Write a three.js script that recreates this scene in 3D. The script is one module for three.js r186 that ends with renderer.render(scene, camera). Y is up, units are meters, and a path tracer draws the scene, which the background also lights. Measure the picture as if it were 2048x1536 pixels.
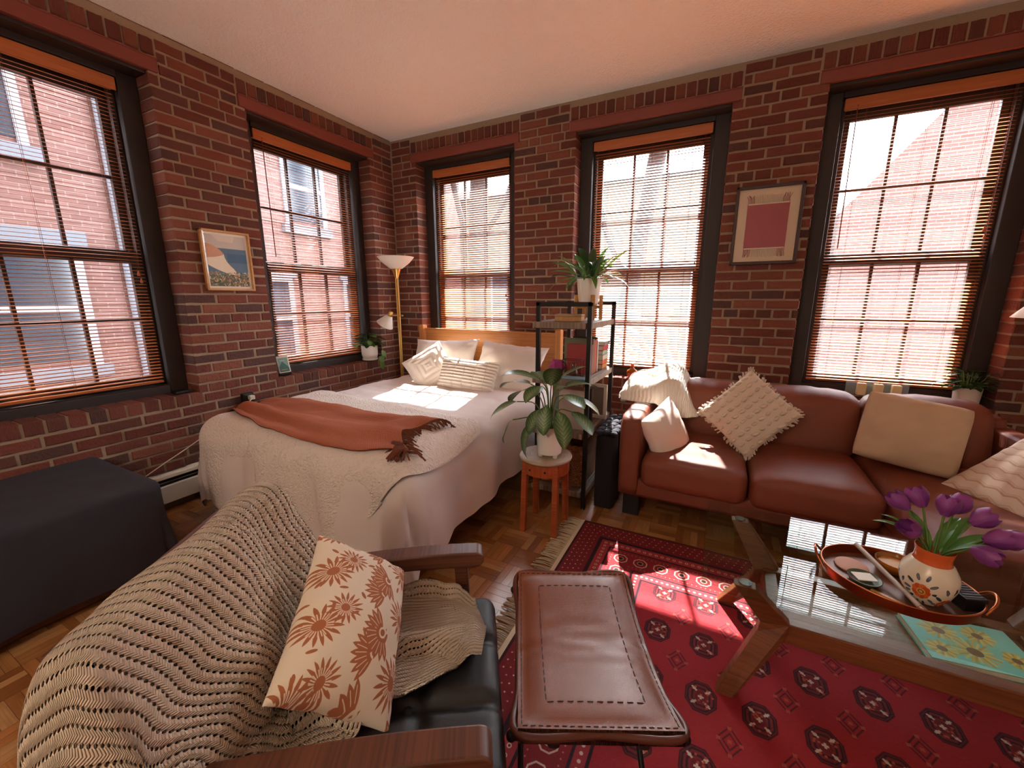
import * as THREE from 'three';
import { mergeGeometries, mergeVertices } from 'three/addons/utils/BufferGeometryUtils.js';
import { RoundedBoxGeometry } from 'three/addons/geometries/RoundedBoxGeometry.js';
import { ImprovedNoise } from 'three/addons/math/ImprovedNoise.js';

// ---------------------------------------------------------------- camera, sky, sun, exposure
const scene = new THREE.Scene();
const camera = new THREE.PerspectiveCamera(86.655, 2048 / 1536, 0.05, 200);
camera.position.set(3.1563, 1.36, 3.5);
camera.rotation.set(-0.2079, 0.4694, -0.0014, 'YXZ');
const renderer = new THREE.WebGLRenderer({ antialias: true });
renderer.toneMapping = THREE.LinearToneMapping;
renderer.toneMappingExposure = 4.5;
renderer.shadowMap.enabled = true;
scene.background = new THREE.Color(0.86, 0.93, 1.0);
scene.backgroundIntensity = 5;
const sun = new THREE.DirectionalLight(new THREE.Color(1.0, 0.96, 0.9), 17);
sun.position.set(2.5 - 0.25 * 12, 1 + 1.2 * 12, 1 - 12);
sun.target.position.set(2.5, 1, 1);
sun.castShadow = true;
sun.shadow.mapSize.set(4096, 4096);
Object.assign(sun.shadow.camera, { left: -9, right: 9, top: 9, bottom: -9, near: 1, far: 45 });
scene.add(sun, sun.target);

// ---------------------------------------------------------------- helpers
const V = (x, y, z) => new THREE.Vector3(x, y, z);
const rng = (s) => () => { s = (s + 0x6d2b79f5) | 0; let t = Math.imul(s ^ (s >>> 15), 1 | s); t = (t + Math.imul(t ^ (t >>> 7), 61 | t)) ^ t; return ((t ^ (t >>> 14)) >>> 0) / 4294967296; };
const PN = new ImprovedNoise();
const nz = (x, y = 0, z = 0) => PN.noise(x, y, z);
const fb = (x, y = 0, z = 0) => nz(x, y, z) + 0.5 * nz(2.1 * x, 2.1 * y, 2.1 * z + 7) + 0.25 * nz(4.3 * x, 4.3 * y, 4.3 * z + 3);
const lerp = (a, b, t) => a + (b - a) * t, clamp = (x, a, b) => Math.min(b, Math.max(a, x));
const sstep = (a, b, x) => { const t = clamp((x - a) / (b - a), 0, 1); return t * t * (3 - 2 * t); };

// faces get uv in metres from the plane they lie nearest to
function boxUV(g) {
  if (g.index) g = g.toNonIndexed();
  const p = g.attributes.position, uv = new Float32Array(p.count * 2), a = V(), b = V(), c = V(), n = V();
  for (let i = 0; i < p.count; i += 3) {
    a.fromBufferAttribute(p, i); b.fromBufferAttribute(p, i + 1); c.fromBufferAttribute(p, i + 2);
    n.subVectors(b, a).cross(c.clone().sub(a));
    const X = Math.abs(n.x), Y = Math.abs(n.y), Z = Math.abs(n.z);
    [a, b, c].forEach((q, k) => {
      const [u, v] = Y >= X && Y >= Z ? [q.x, q.z] : X >= Z ? [q.z, q.y] : [q.x, q.y];
      uv[2 * (i + k)] = u; uv[2 * (i + k) + 1] = v;
    });
  }
  g.setAttribute('uv', new THREE.BufferAttribute(uv, 2));
  return g;
}
function smooth(g) {
  const h = new THREE.BufferGeometry();
  h.setAttribute('position', g.attributes.position.clone()); if (g.index) h.setIndex(g.index.clone());
  const m = mergeVertices(h, 1e-5); m.computeVertexNormals();
  return boxUV(m);
}
const clean = (g) => { if (g.index) g = g.toNonIndexed(); if (!g.attributes.normal) g.computeVertexNormals(); if (!g.attributes.uv) g = boxUV(g); for (const k of Object.keys(g.attributes)) if (!['position', 'normal', 'uv', 'color'].includes(k)) g.deleteAttribute(k); return g; };
const join = (list) => { const l = [list].flat(9).map(clean); return l.length === 1 ? l[0] : mergeGeometries(l); };
const at = (g, p = [0, 0, 0], e) => { if (e) g.applyMatrix4(new THREE.Matrix4().makeRotationFromEuler(new THREE.Euler(...e))); g.translate(...p); return g; };
const bx = (w, h, d, p, r = 0.004, e) => at(boxUV(r > 0 ? new RoundedBoxGeometry(w, h, d, 1, Math.min(r, w / 2.1, h / 2.1, d / 2.1)) : new THREE.BoxGeometry(w, h, d)), p, e);
// a box from corner to corner
const bb = (x0, x1, y0, y1, z0, z1, r) => bx(x1 - x0, y1 - y0, z1 - z0, [(x0 + x1) / 2, (y0 + y1) / 2, (z0 + z1) / 2], r);
const cyl = (r1, r2, h, p, n = 20, e) => at(new THREE.CylinderGeometry(r1, r2, h, n), p, e);
const ball = (r, p, s = [1, 1, 1], n = 14) => { const g = new THREE.SphereGeometry(r, n, Math.ceil(n * 0.7)); g.scale(...s); return at(g, p); };
const lathe = (pts, p = [0, 0, 0], n = 32) => at(new THREE.LatheGeometry(pts.map(([x, y]) => new THREE.Vector2(Math.max(x, 1e-4), y)), n), p);
const tube = (pts, r, n = 24, k = 7, closed = false) => new THREE.TubeGeometry(new THREE.CatmullRomCurve3(pts.map((q) => (q.isVector3 ? q : V(...q))), closed, 'centripetal'), n, r, k, closed);
function bar(a, b, r, k = 8) { return new THREE.TubeGeometry(new THREE.LineCurve3(V(...a), V(...b)), 1, r, k); }
// square-section bar between two points
function beam(a, b, w, h, r = 0.003) {
  const A = V(...a), B = V(...b), L = A.distanceTo(B), g = boxUV(new RoundedBoxGeometry(L, h, w, 1, r));
  const q = new THREE.Quaternion().setFromUnitVectors(V(1, 0, 0), B.clone().sub(A).normalize());
  g.applyQuaternion(q); g.translate((A.x + B.x) / 2, (A.y + B.y) / 2, (A.z + B.z) / 2); return g;
}
// rounded, puffed box for upholstery: f(p) may move each point
function puff(w, h, d, r, n = 14, f) {
  const g = new THREE.BoxGeometry(w, h, d, n, Math.max(3, Math.round(n * 0.6)), n), p = g.attributes.position, q = V(), c = V();
  for (let i = 0; i < p.count; i++) {
    q.fromBufferAttribute(p, i);
    // move the grid lines nearer the edges, so that the round edge gets enough of them
    c.set(clamp(q.x, -w / 2 + r, w / 2 - r), clamp(q.y, -h / 2 + r, h / 2 - r), clamp(q.z, -d / 2 + r, d / 2 - r));
    const o = q.clone().sub(c); if (o.lengthSq() > 0) o.setLength(r); q.copy(c).add(o);
    if (f) f(q);
    p.setXYZ(i, q.x, q.y, q.z);
  }
  return smooth(g);
}
// throw pillow standing in the xy plane: w x h, d thick
function pillow(w, h, d, { pinch = 0.07, n = 26, wr = 0.006, seed = 0, k = 0.42, round = 0 } = {}) {
  const pos = [], idx = [], uv = [], N = n + 1;
  for (const s of [1, -1]) for (let j = 0; j < N; j++) for (let i = 0; i < N; i++) {
    const u = -Math.cos((i / n) * Math.PI), v = -Math.cos((j / n) * Math.PI);
    const t = Math.pow(Math.max(0, (1 - u * u) * (1 - v * v)), k);
    let x = (w / 2) * u * (1 - pinch * (1 - v * v) * Math.abs(u)), y = (h / 2) * v * (1 - pinch * (1 - u * u) * Math.abs(v));
    if (round) { const c = Math.pow(Math.abs(u * v), 4) * round; x *= 1 - c; y *= 1 - c; }
    const e = Math.max(Math.abs(u), Math.abs(v)), wrk = wr * (fb(x * 9 + seed, y * 9, s * 3 + seed) + 1.4 * e * e * nz(seed + 22 * (Math.abs(u) > Math.abs(v) ? y : x), seed * 3.1, s)) * Math.min(1, t * 2.5);
    pos.push(x, y, s * ((d / 2) * t) + s * wrk); uv.push(x, y);
  }
  const id = (s, i, j) => s * N * N + j * N + i;
  for (let j = 0; j < n; j++) for (let i = 0; i < n; i++) {
    idx.push(id(0, i, j), id(0, i + 1, j), id(0, i + 1, j + 1), id(0, i, j), id(0, i + 1, j + 1), id(0, i, j + 1));
    idx.push(id(1, i, j), id(1, i + 1, j + 1), id(1, i + 1, j), id(1, i, j), id(1, i, j + 1), id(1, i + 1, j + 1));
  }
  const g = new THREE.BufferGeometry(); g.setAttribute('position', new THREE.Float32BufferAttribute(pos, 3)); g.setIndex(idx);
  const m = mergeVertices(g, 1e-5); m.computeVertexNormals();
  const o = m.toNonIndexed(), q = o.attributes.position, w2 = [];
  for (let i = 0; i < q.count; i++) w2.push(q.getX(i), q.getY(i));
  o.setAttribute('uv', new THREE.Float32BufferAttribute(w2, 2));
  return o;
}
// cloth: f(u, v) -> [x, y, z], u and v in 0..1; th gives it thickness; uv = [metres along u, along v] or a function
function cloth(f, nu, nv, th = 0.006, size = [1, 1]) {
  const P = [], N = [], uvs = [], id = (i, j) => j * (nu + 1) + i;
  for (let j = 0; j <= nv; j++) for (let i = 0; i <= nu; i++) { P.push(V(...f(i / nu, j / nv))); uvs.push([(i / nu) * size[0], (j / nv) * size[1]]); }
  for (let j = 0; j <= nv; j++) for (let i = 0; i <= nu; i++) {
    const a = P[id(Math.min(nu, i + 1), j)].clone().sub(P[id(Math.max(0, i - 1), j)]), b = P[id(i, Math.min(nv, j + 1))].clone().sub(P[id(i, Math.max(0, j - 1))]);
    N.push(a.cross(b).normalize());
  }
  const pos = [], nor = [], uv = [], idx = [], M = P.length;
  for (const s of [0, 1]) P.forEach((p, k) => { const q = p.clone().addScaledVector(N[k], s ? -th : 0); pos.push(q.x, q.y, q.z); const n = N[k].clone().multiplyScalar(s ? -1 : 1); nor.push(n.x, n.y, n.z); uv.push(...uvs[k]); });
  for (let j = 0; j < nv; j++) for (let i = 0; i < nu; i++) {
    const a = id(i, j), b = id(i + 1, j), c = id(i + 1, j + 1), d = id(i, j + 1);
    idx.push(a, b, c, a, c, d, M + a, M + c, M + b, M + a, M + d, M + c);
  }
  const edge = (a, b) => idx.push(a, M + b, b, a, M + a, M + b);
  for (let i = 0; i < nu; i++) { edge(id(i, 0), id(i + 1, 0)); edge(id(i + 1, nv), id(i, nv)); }
  for (let j = 0; j < nv; j++) { edge(id(0, j + 1), id(0, j)); edge(id(nu, j), id(nu, j + 1)); }
  const g = new THREE.BufferGeometry(); g.setAttribute('position', new THREE.Float32BufferAttribute(pos, 3)); g.setAttribute('normal', new THREE.Float32BufferAttribute(nor, 3)); g.setAttribute('uv', new THREE.Float32BufferAttribute(uv, 2)); g.setIndex(idx);
  return g;
}
// a leaf along +z from the origin, drooping: len, wid, droop (m down at the tip), fold
function leafGeo(len, wid, droop, fold = 0.25, n = 8, shape = 0.42) {
  const pos = [], uv = [], idx = [];
  for (let j = 0; j <= n; j++) {
    const t = j / n, w = (wid / 2) * Math.pow(Math.sin(Math.PI * Math.pow(t, shape + 0.35)), 0.8) * (t > 0.999 ? 0 : 1);
    const z = len * Math.sin(Math.min(1.5, t * 1.25)) / Math.sin(1.25), y = -droop * t * t;
    for (const s of [-1, -0.5, 0, 0.5, 1]) { pos.push(s * w, y + Math.abs(s) * w * fold + 0.012 * wid * Math.sin(9 * t + s), z); uv.push(0.5 + s / 2, t); }
  }
  for (let j = 0; j < n; j++) for (let i = 0; i < 4; i++) { const a = j * 5 + i; idx.push(a, a + 5, a + 1, a + 1, a + 5, a + 6); }
  const g = new THREE.BufferGeometry(); g.setAttribute('position', new THREE.Float32BufferAttribute(pos, 3)); g.setAttribute('uv', new THREE.Float32BufferAttribute(uv, 2)); g.setIndex(idx); g.computeVertexNormals();
  return g;
}

const used = {};
const numbered = (n) => { const k = (used[n] = (used[n] ?? -1) + 1); return k ? `${n}_${String(k).padStart(3, '0')}` : n; };
function mesh(name, geos, mat, parent) {
  const m = new THREE.Mesh(join(geos), mat); m.name = parent ? name : numbered(name); m.castShadow = m.receiveShadow = true;
  (parent ?? scene).add(m); return m;
}
// geometry written in world metres, for a part of an unturned thing
function part(parent, name, geos, mat) {
  const g = join(geos); let o = parent; const p = V(); while (o && o !== scene) { p.add(o.position); o = o.parent; }
  g.translate(-p.x, -p.y, -p.z); return mesh(name, g, mat, parent);
}
function sub(geo, mat, name, parent, p, e, s) { const m = new THREE.Mesh(geo, mat); m.name = name; m.castShadow = m.receiveShadow = true; if (p) m.position.set(...p); if (e) m.rotation.set(...e); if (s) m.scale.set(...s); parent.add(m); return m; }
function thing(name, label, category, p = [0, 0, 0], turn = 0, group) {
  const o = new THREE.Group(); o.name = numbered(name); o.position.set(...p); o.rotation.y = turn; o.userData = { label, category }; if (group) o.userData.group = group; scene.add(o); return o;
}
const structure = (name, p = [0, 0, 0]) => { const o = new THREE.Group(); o.name = numbered(name); o.position.set(...p); o.userData.kind = 'structure'; scene.add(o); return o; };

// ---------------------------------------------------------------- textures
const hash2 = (x, y, s = 0) => { let h = Math.imul(x, 374761393) ^ Math.imul(y, 668265263) ^ Math.imul(s + 11, 974711); h = Math.imul(h ^ (h >>> 13), 1274126177); return ((h ^ (h >>> 16)) >>> 0) / 4294967296; };
const mod = (a, n) => ((a % n) + n) % n;
function vn(x, y, px, py, s = 0) {   // value noise that repeats every px, py cells
  const i = Math.floor(x), j = Math.floor(y), f = x - i, g = y - j, a = f * f * (3 - 2 * f), b = g * g * (3 - 2 * g), h = (p, q) => hash2(mod(p, px), mod(q, py), s);
  return lerp(lerp(h(i, j), h(i + 1, j), a), lerp(h(i, j + 1), h(i + 1, j + 1), a), b);
}
const vf = (u, v, f, s = 0, oct = 4) => { let r = 0, a = 0.5; for (let o = 0; o < oct; o++) { r += a * vn(u * f, v * f, f, f, s + o); f *= 2; a /= 2; } return r; };
function tex(w, h, fn, size = [1, 1], srgb = true, rot = 0) {
  const d = new Uint8Array(w * h * 4);
  for (let j = 0; j < h; j++) for (let i = 0; i < w; i++) { const c = fn((i + 0.5) / w, (j + 0.5) / h); const k = 4 * (j * w + i); const [r, g, b, a = 1] = Array.isArray(c) ? c : [c, c, c]; d[k] = 255 * clamp(r, 0, 1); d[k + 1] = 255 * clamp(g, 0, 1); d[k + 2] = 255 * clamp(b, 0, 1); d[k + 3] = 255 * a; }
  const t = new THREE.DataTexture(d, w, h); t.wrapS = t.wrapT = THREE.RepeatWrapping; t.magFilter = THREE.LinearFilter; t.minFilter = THREE.LinearMipmapLinearFilter; t.generateMipmaps = true;
  if (srgb) t.colorSpace = THREE.SRGBColorSpace; t.repeat.set(1 / size[0], 1 / size[1]); t.rotation = rot; t.needsUpdate = true; return t;
}
function canvasTex(w, h, draw) {
  const c = document.createElement('canvas'); c.width = w; c.height = h; draw(c.getContext('2d'), w, h);
  const t = new THREE.CanvasTexture(c); t.colorSpace = THREE.SRGBColorSpace; t.magFilter = THREE.LinearFilter; return t;
}
const hex = (s) => [1, 3, 5].map((k) => parseInt(s.slice(k, k + 2), 16) / 255);
const mixc = (a, b, t) => a.map((x, k) => lerp(x, b[k], t));
function woodTex(light, dark, size, seed, rot = 0, knots = 0.5) {
  const A = hex(light), B = hex(dark);
  return tex(256, 256, (u, v) => { const w = v + 0.035 * vf(u, v, 3, seed); const g = vn(u * 4, w * 44, 4, 44, seed + 5) * 0.55 + vn(u * 8, w * 110, 8, 110, seed + 9) * 0.25 + knots * (vf(u, v, 4, seed + 2) - 0.5); return mixc(A, B, clamp(g, 0, 1)); }, size, true, rot);
}
const grit = tex(256, 256, (u, v) => 0.6 * vf(u, v, 16, 1, 4) + 0.4 * vf(u, v, 64, 7, 2), [0.2, 0.2], false);
const bumpy = tex(256, 256, (u, v) => vf(u, v, 8, 3, 5), [0.3, 0.3], false);
const weave = tex(128, 128, (u, v) => { const a = Math.sin(u * Math.PI * 32), b = Math.sin(v * Math.PI * 32); return 0.5 + 0.25 * (Math.sign(a * b) * a * a + b * b * 0.6) + 0.15 * (vf(u, v, 16, 2, 2) - 0.5); }, [0.035, 0.035], false);
const hideTex = tex(256, 256, (u, v) => { let a = 9, b = 9; const x = u * 28, y = v * 28, i = Math.floor(x), j = Math.floor(y); for (let p = -1; p < 2; p++) for (let q = -1; q < 2; q++) { const ci = i + p, cj = j + q, cx = ci + 0.15 + 0.7 * hash2(mod(ci, 28), mod(cj, 28), 1), cy = cj + 0.15 + 0.7 * hash2(mod(ci, 28), mod(cj, 28), 2), d = Math.hypot(x - cx, y - cy); if (d < a) { b = a; a = d; } else if (d < b) b = d; } return 0.3 + 0.7 * clamp((b - a) * 2.2, 0, 1); }, [0.06, 0.06], false);
const std = (color, roughness = 0.7, o = {}) => new THREE.MeshStandardMaterial({ color, roughness, ...o });
const phy = (o) => new THREE.MeshPhysicalMaterial(o);
const woodMat = (l, d, size = [0.6, 0.25], seed = 1, rough = 0.5, rot = 0) => std('#ffffff', rough, { map: woodTex(l, d, size, seed, rot) });
const M = {
  mortar: std('#9a846e', 0.95, { bumpMap: grit, bumpScale: 0.004 }),
  plaster: std('#f0eeea', 0.92, { bumpMap: tex(512, 512, (u, v) => Math.pow(vf(u, v, 48, 4, 3), 1.5), [0.5, 0.5], false), bumpScale: 0.006 }),
  wall: std('#f2f0ec', 0.9, { bumpMap: bumpy, bumpScale: 0.001 }),
  lintel: std('#7d3c30', 0.55, { bumpMap: grit, bumpScale: 0.0006 }),
  frame: std('#2b201d', 0.55, { bumpMap: grit, bumpScale: 0.0004 }),
  black: std('#141212', 0.45),
  iron: std('#17120f', 0.5, { metalness: 0.3 }),
  blackCloth: std('#1c181d', 0.95, { bumpMap: weave, bumpScale: 0.0008 }),
  glass: phy({ color: '#ffffff', roughness: 0, transmission: 1, thickness: 0, ior: 1.45 }),
  slat: std('#ffffff', 0.42, { map: woodTex('#c4743c', '#9a4d26', [0.5, 0.05], 21) }),
  cord: std('#7a3f2a', 0.8),
  white: std('#eeeae4', 0.45), ceramic: phy({ color: '#f1ece6', roughness: 0.3, clearcoat: 0.3 }),
  brass: std('#d0b06c', 0.28, { metalness: 1 }), copper: std('#b5673f', 0.3, { metalness: 1 }), chrome: std('#d8d8da', 0.18, { metalness: 1 }),
  oak: woodMat('#c98a4c', '#a3632d', [0.9, 0.3], 2, 0.42), oakV: woodMat('#c98a4c', '#a3632d', [0.9, 0.3], 2, 0.42, Math.PI / 2),
  walnut: woodMat('#6e402a', '#3d2015', [0.6, 0.2], 3, 0.38), walnutV: woodMat('#6e402a', '#3d2015', [0.6, 0.2], 3, 0.38, Math.PI / 2),
  teak: woodMat('#8a5130', '#5d3019', [0.7, 0.2], 6, 0.4), cherry: woodMat('#b2592f', '#8a3d1d', [0.5, 0.2], 4, 0.4, Math.PI / 2),
  plank: woodMat('#9b8674', '#5f4c3f', [0.7, 0.3], 8, 0.6, Math.PI / 2), pine: woodMat('#c99a5e', '#a87a40', [0.4, 0.2], 9, 0.5, Math.PI / 2),
  leaf: phy({ color: '#5b8a3a', roughness: 0.45, transmission: 0.22, thickness: 0, side: THREE.DoubleSide }),
  leafDark: phy({ color: '#33552b', roughness: 0.4, transmission: 0.12, thickness: 0, side: THREE.DoubleSide }),
  stem: std('#5f7a37', 0.6), soil: std('#2b1f17', 1),
  sofa: phy({ color: '#7f432f', roughness: 0.36, bumpMap: hideTex, bumpScale: 0.0005, specularIntensity: 0.8 }),
  linen: std('#e8ddd5', 0.9, { bumpMap: weave, bumpScale: 0.0006 }),
  duvet: std('#e2d4ce', 0.92, { bumpMap: weave, bumpScale: 0.0005 }),
};
// ---------------------------------------------------------------- room shell
const H = 2.916, LB = 2.685, LT = 2.765, RX = 5.6, RZ = 6.0, T0 = 0.31;
camera.updateMatrixWorld(); camera.updateProjectionMatrix();
const ndc = (p) => p.clone().project(camera);
// how large a flat piece shows in the picture: 0 when it lies outside the frame
function shows(c, half) {
  const q = c.clone().applyMatrix4(camera.matrixWorldInverse); if (q.z > -0.1) return 0;
  const n = ndc(c); if (Math.abs(n.x) > 1.04 || Math.abs(n.y) > 1.04) return 0;
  const pts = half.map((h) => ndc(c.clone().add(h))); const a = pts[0].sub(n), b = pts[1].sub(n);
  return Math.abs(a.x * b.y - a.y * b.x);
}
// the brick: a chamfered block with a ragged front edge, 0.203 x 0.057 x 0.1, its face at z = 0
function brickShape(seed) {
  const r = rng(seed), w = 0.1015, h = 0.0285, c = 0.005, pos = [], F = [], ring = [[-1, -1], [-0.35, -1], [0.35, -1], [1, -1], [1, 1], [0.35, 1], [-0.35, 1], [-1, 1]];
  const back = ring.map(([x, y]) => [x * w, y * h, -0.1]), side = ring.map(([x, y]) => [x * w - x * 0.003 * r(), y * h - y * 0.0038 * r(), -c - 0.004 * r()]);
  const face = ring.map(([x, y]) => [x * (w - c * (0.6 + 1.1 * r())), y * (h - c * (0.5 + 0.9 * r())), -0.0018 * r()]), mid = [[-0.3 * w, 0, -0.0012 * r()], [0.3 * w, 0, -0.0012 * r()]];
  const tri = (...t) => t.forEach((p) => pos.push(...p));
  const q = (a, b, c2, d) => { tri(a, b, c2); tri(a, c2, d); };
  for (let i = 0; i < 8; i++) { const j = (i + 1) % 8; if (i % 4 === 3 || i === 0 || i === 4) q(back[i], back[j], side[j], side[i]); else q(back[i], back[j], side[j], side[i]); q(side[i], side[j], face[j], face[i]); }
  const m = mid; tri(face[7], face[0], m[0]); tri(face[0], face[1], m[0]); tri(face[1], face[2], m[1]); tri(face[1], m[1], m[0]); tri(face[2], face[3], m[1]); tri(face[3], face[4], m[1]); tri(face[4], face[5], m[1]); tri(face[5], face[6], m[0]); tri(face[5], m[0], m[1]); tri(face[6], face[7], m[0]);
  const g = new THREE.BufferGeometry(); g.setAttribute('position', new THREE.Float32BufferAttribute(pos, 3)); g.computeVertexNormals();
  const u = boxUV(g), a = u.attributes.uv, o = [r() * 0.2, r() * 0.2]; for (let i = 0; i < a.count; i++) a.setXY(i, a.getX(i) + o[0], a.getY(i) + o[1]);
  return u;
}
const brickGeos = [3, 14, 15, 92, 65, 35].map(brickShape);
const brickColors = ['#733a2c', '#6a3328', '#7b4332', '#643025', '#5f352b', '#804938', '#54342e', '#6d392e'];
const brickMats = brickColors.map((c) => std(c, 0.88, { bumpMap: grit, bumpScale: 0.007 }));
const brickStuff = std('#ffffff', 0.88, { vertexColors: true, bumpMap: grit, bumpScale: 0.007 });

function brickWall(name, length, openings, sill, sign, turn, hidden) {
  const wall = structure(name); wall.rotation.y = turn; wall.updateMatrixWorld();
  // core with its openings
  const sh = new THREE.Shape(), X = (s) => sign * s, r4 = (p, a, b, c, d) => { p.moveTo(X(a), c); p.lineTo(X(b), c); p.lineTo(X(b), d); p.lineTo(X(a), d); p.closePath(); };
  r4(sh, -T0 - (sign > 0 ? 0 : -T0 + 0.009), length + 0.15, -0.1, H + 0.1);
  for (const [a, b] of openings) { const hole = new THREE.Path(); r4(hole, a - 0.007, b + 0.007, sill - 0.01, LB + 0.02); sh.holes.push(hole); }
  mesh('mortar_core', at(new THREE.ExtrudeGeometry(sh, { depth: T0 - 0.008, bevelEnabled: false }), [0, 0, -T0]), M.mortar, wall);
  const R = rng(name.length * 77 + 5), list = [], joint = 0.0105, c = 0.0677;
  const put = (s, y, w, h, d) => list.push({ s, y, w, h, d, g: Math.floor(R() * 6), m: Math.min(7, Math.floor(Math.pow(R(), 1.15) * 8)), o: 0.006 * (R() - 0.6), t: 0.012 * (R() - 0.5), t2: 0.02 * (R() - 0.5) });
  const phase = (sill - 0.0885) % c;   // a bed joint runs right under the rowlocks
  for (let k = -1; k * c + phase < H - 0.02; k++) {
    const y = k * c + phase + c / 2, cut = []; if (y < 0.02) continue;
    for (const [a, b] of openings) {
      if (y > sill - 0.088 && y < sill - 0.01) cut.push([a - 0.03, b + 0.03]);
      else if (y >= sill - 0.01 && y < LB) cut.push([a, b]);
      else if (y >= LB - 0.02 && y < 2.885) cut.push([a - 0.062, b + 0.062]);
    }
    cut.sort((p, q) => p[0] - q[0]);
    const runs = []; let s0 = 0.004; for (const [a, b] of cut) { if (a > s0) runs.push([s0, a, s0 > 0.01, true]); s0 = b; } runs.push([s0, length, s0 > 0.01, false]);
    const header = mod(k, 7) === 3, L = header ? 0.108 : 0.2135, off = header ? 0.03 : mod(k, 2) * 0.107 + mod(k, 5) * 0.006;
    for (const [a, b, e0, e1] of runs) {
      const cuts = [a]; for (let n = Math.ceil((a - off) / L); n * L + off < b; n++) { const q = n * L + off + 0.008 * (R() - 0.5); if (q - cuts[cuts.length - 1] > 0.05 && b - q > 0.045) cuts.push(q); }
      cuts.push(b);
      for (let i = 0; i + 1 < cuts.length; i++) {
        const l = cuts[i] + (i ? joint / 2 : 0), h = cuts[i + 1] - (i + 2 < cuts.length ? joint / 2 : 0);
        put((l + h) / 2, y + 0.003 * (R() - 0.5), h - l - 0.004 * R(), Math.min(c - joint + 0.002 * R(), 2 * (H - y) - 0.004), (i === 0 && e0) || (i + 2 === cuts.length && e1) ? 0.145 : 0.06);
      }
    }
  }
  for (const [a, b] of openings) {
    const n = Math.round((b - a + 0.1) / 0.072), w = (b - a + 0.11) / n;                       // soldiers over the lintel
    for (let i = 0; i < n; i++) put(a - 0.055 + (i + 0.5) * w, LT + 0.054, w - 0.011, 0.1 - 0.006 * R(), 0.06);
    const n2 = Math.round((b - a) / 0.079), w2 = (b - a + 0.05) / n2;                           // rowlocks under the sill
    for (let i = 0; i < n2; i++) put(a - 0.025 + (i + 0.5) * w2, sill - 0.043, w2 - 0.012, 0.084 - 0.004 * R(), 0.15);
  }
  const col = brickColors.map((h) => new THREE.Color(h)), mats = list.map((b) => {
    const m = new THREE.Matrix4().makeRotationFromEuler(new THREE.Euler(b.t2, b.t, 0)); m.setPosition(X(b.s), b.y, b.o); return m.multiply(new THREE.Matrix4().makeScale(b.w / 0.203, b.h / 0.057, b.d / 0.1));
  });
  list.forEach((b, i) => { const p = V(X(b.s), b.y, 0).applyMatrix4(wall.matrixWorld); b.px = hidden(b.s, b.y) ? 0 : shows(p, [V(X(b.w / 2), 0, 0).applyMatrix4(new THREE.Matrix4().makeRotationY(turn)), V(0, b.h / 2, 0)]); b.i = i; });
  const order = [...list].sort((p, q) => q.px - p.px), rest = [];
  order.forEach((b, k) => {
    if (k < 300 && b.px > 0) { const m = sub(brickGeos[b.g], brickMats[b.m], 'brick', wall); mats[b.i].decompose(m.position, m.quaternion, m.scale); }
    else { const g = brickGeos[b.g].clone().applyMatrix4(mats[b.i]), n = g.attributes.position.count, a = new Float32Array(n * 3); for (let i = 0; i < n; i++) { a[3 * i] = col[b.m].r; a[3 * i + 1] = col[b.m].g; a[3 * i + 2] = col[b.m].b; } g.setAttribute('color', new THREE.BufferAttribute(a, 3)); rest.push(g); }
  });
  const o = mesh('bricks_beyond', mergeGeometries(rest), brickStuff, wall); o.userData.kind = 'stuff';
  for (const [a, b] of openings) {
    const s = X((a + b) / 2), w = b - a + 0.11;
    mesh('lintel', [bx(w, LT - LB, 0.16, [s, (LB + LT) / 2, -0.071], 0.004), bx(w + 0.004, 0.008, 0.012, [s, LT - 0.006, 0.01], 0.003)], M.lintel, wall);
  }
  return wall;
}
const BACK = [[0.303, 1.4], [1.971, 3.09], [3.64, 4.7]], LEFT = [[0.308, 1.46], [2.035, 3.17]], SB = 0.69, SL = 0.735;
brickWall('wall_back', RX, BACK, SB, 1, 0, (s, y) => (y < 0.95 && s > 0.4 && s < 1.85) || (y < 0.75 && s > 2.62) || y < 0.5);
brickWall('wall_left', RZ, LEFT, SL, -1, Math.PI / 2, (s, y) => (y < 0.5 && s < 1.95) || (y < 0.42 && s > 2.55) || y < 0.24);
for (const [name, g] of [['wall_right', bb(RX, RX + 0.15, -0.1, H + 0.1, -0.3, RZ + 0.15, 0)]]) { const w = structure(name); part(w, 'plaster', g, M.wall); }
{ const w = structure('wall_front'); part(w, 'plaster', bb(-0.3, RX, -0.1, H + 0.1, RZ, RZ + 0.15, 0), M.wall); }
const ceiling = structure('ceiling', [RX / 2, H, RZ / 2]); part(ceiling, 'plaster', bb(-0.3, RX + 0.15, H, H + 0.12, -0.3, RZ + 0.15, 0), M.plaster);

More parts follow.
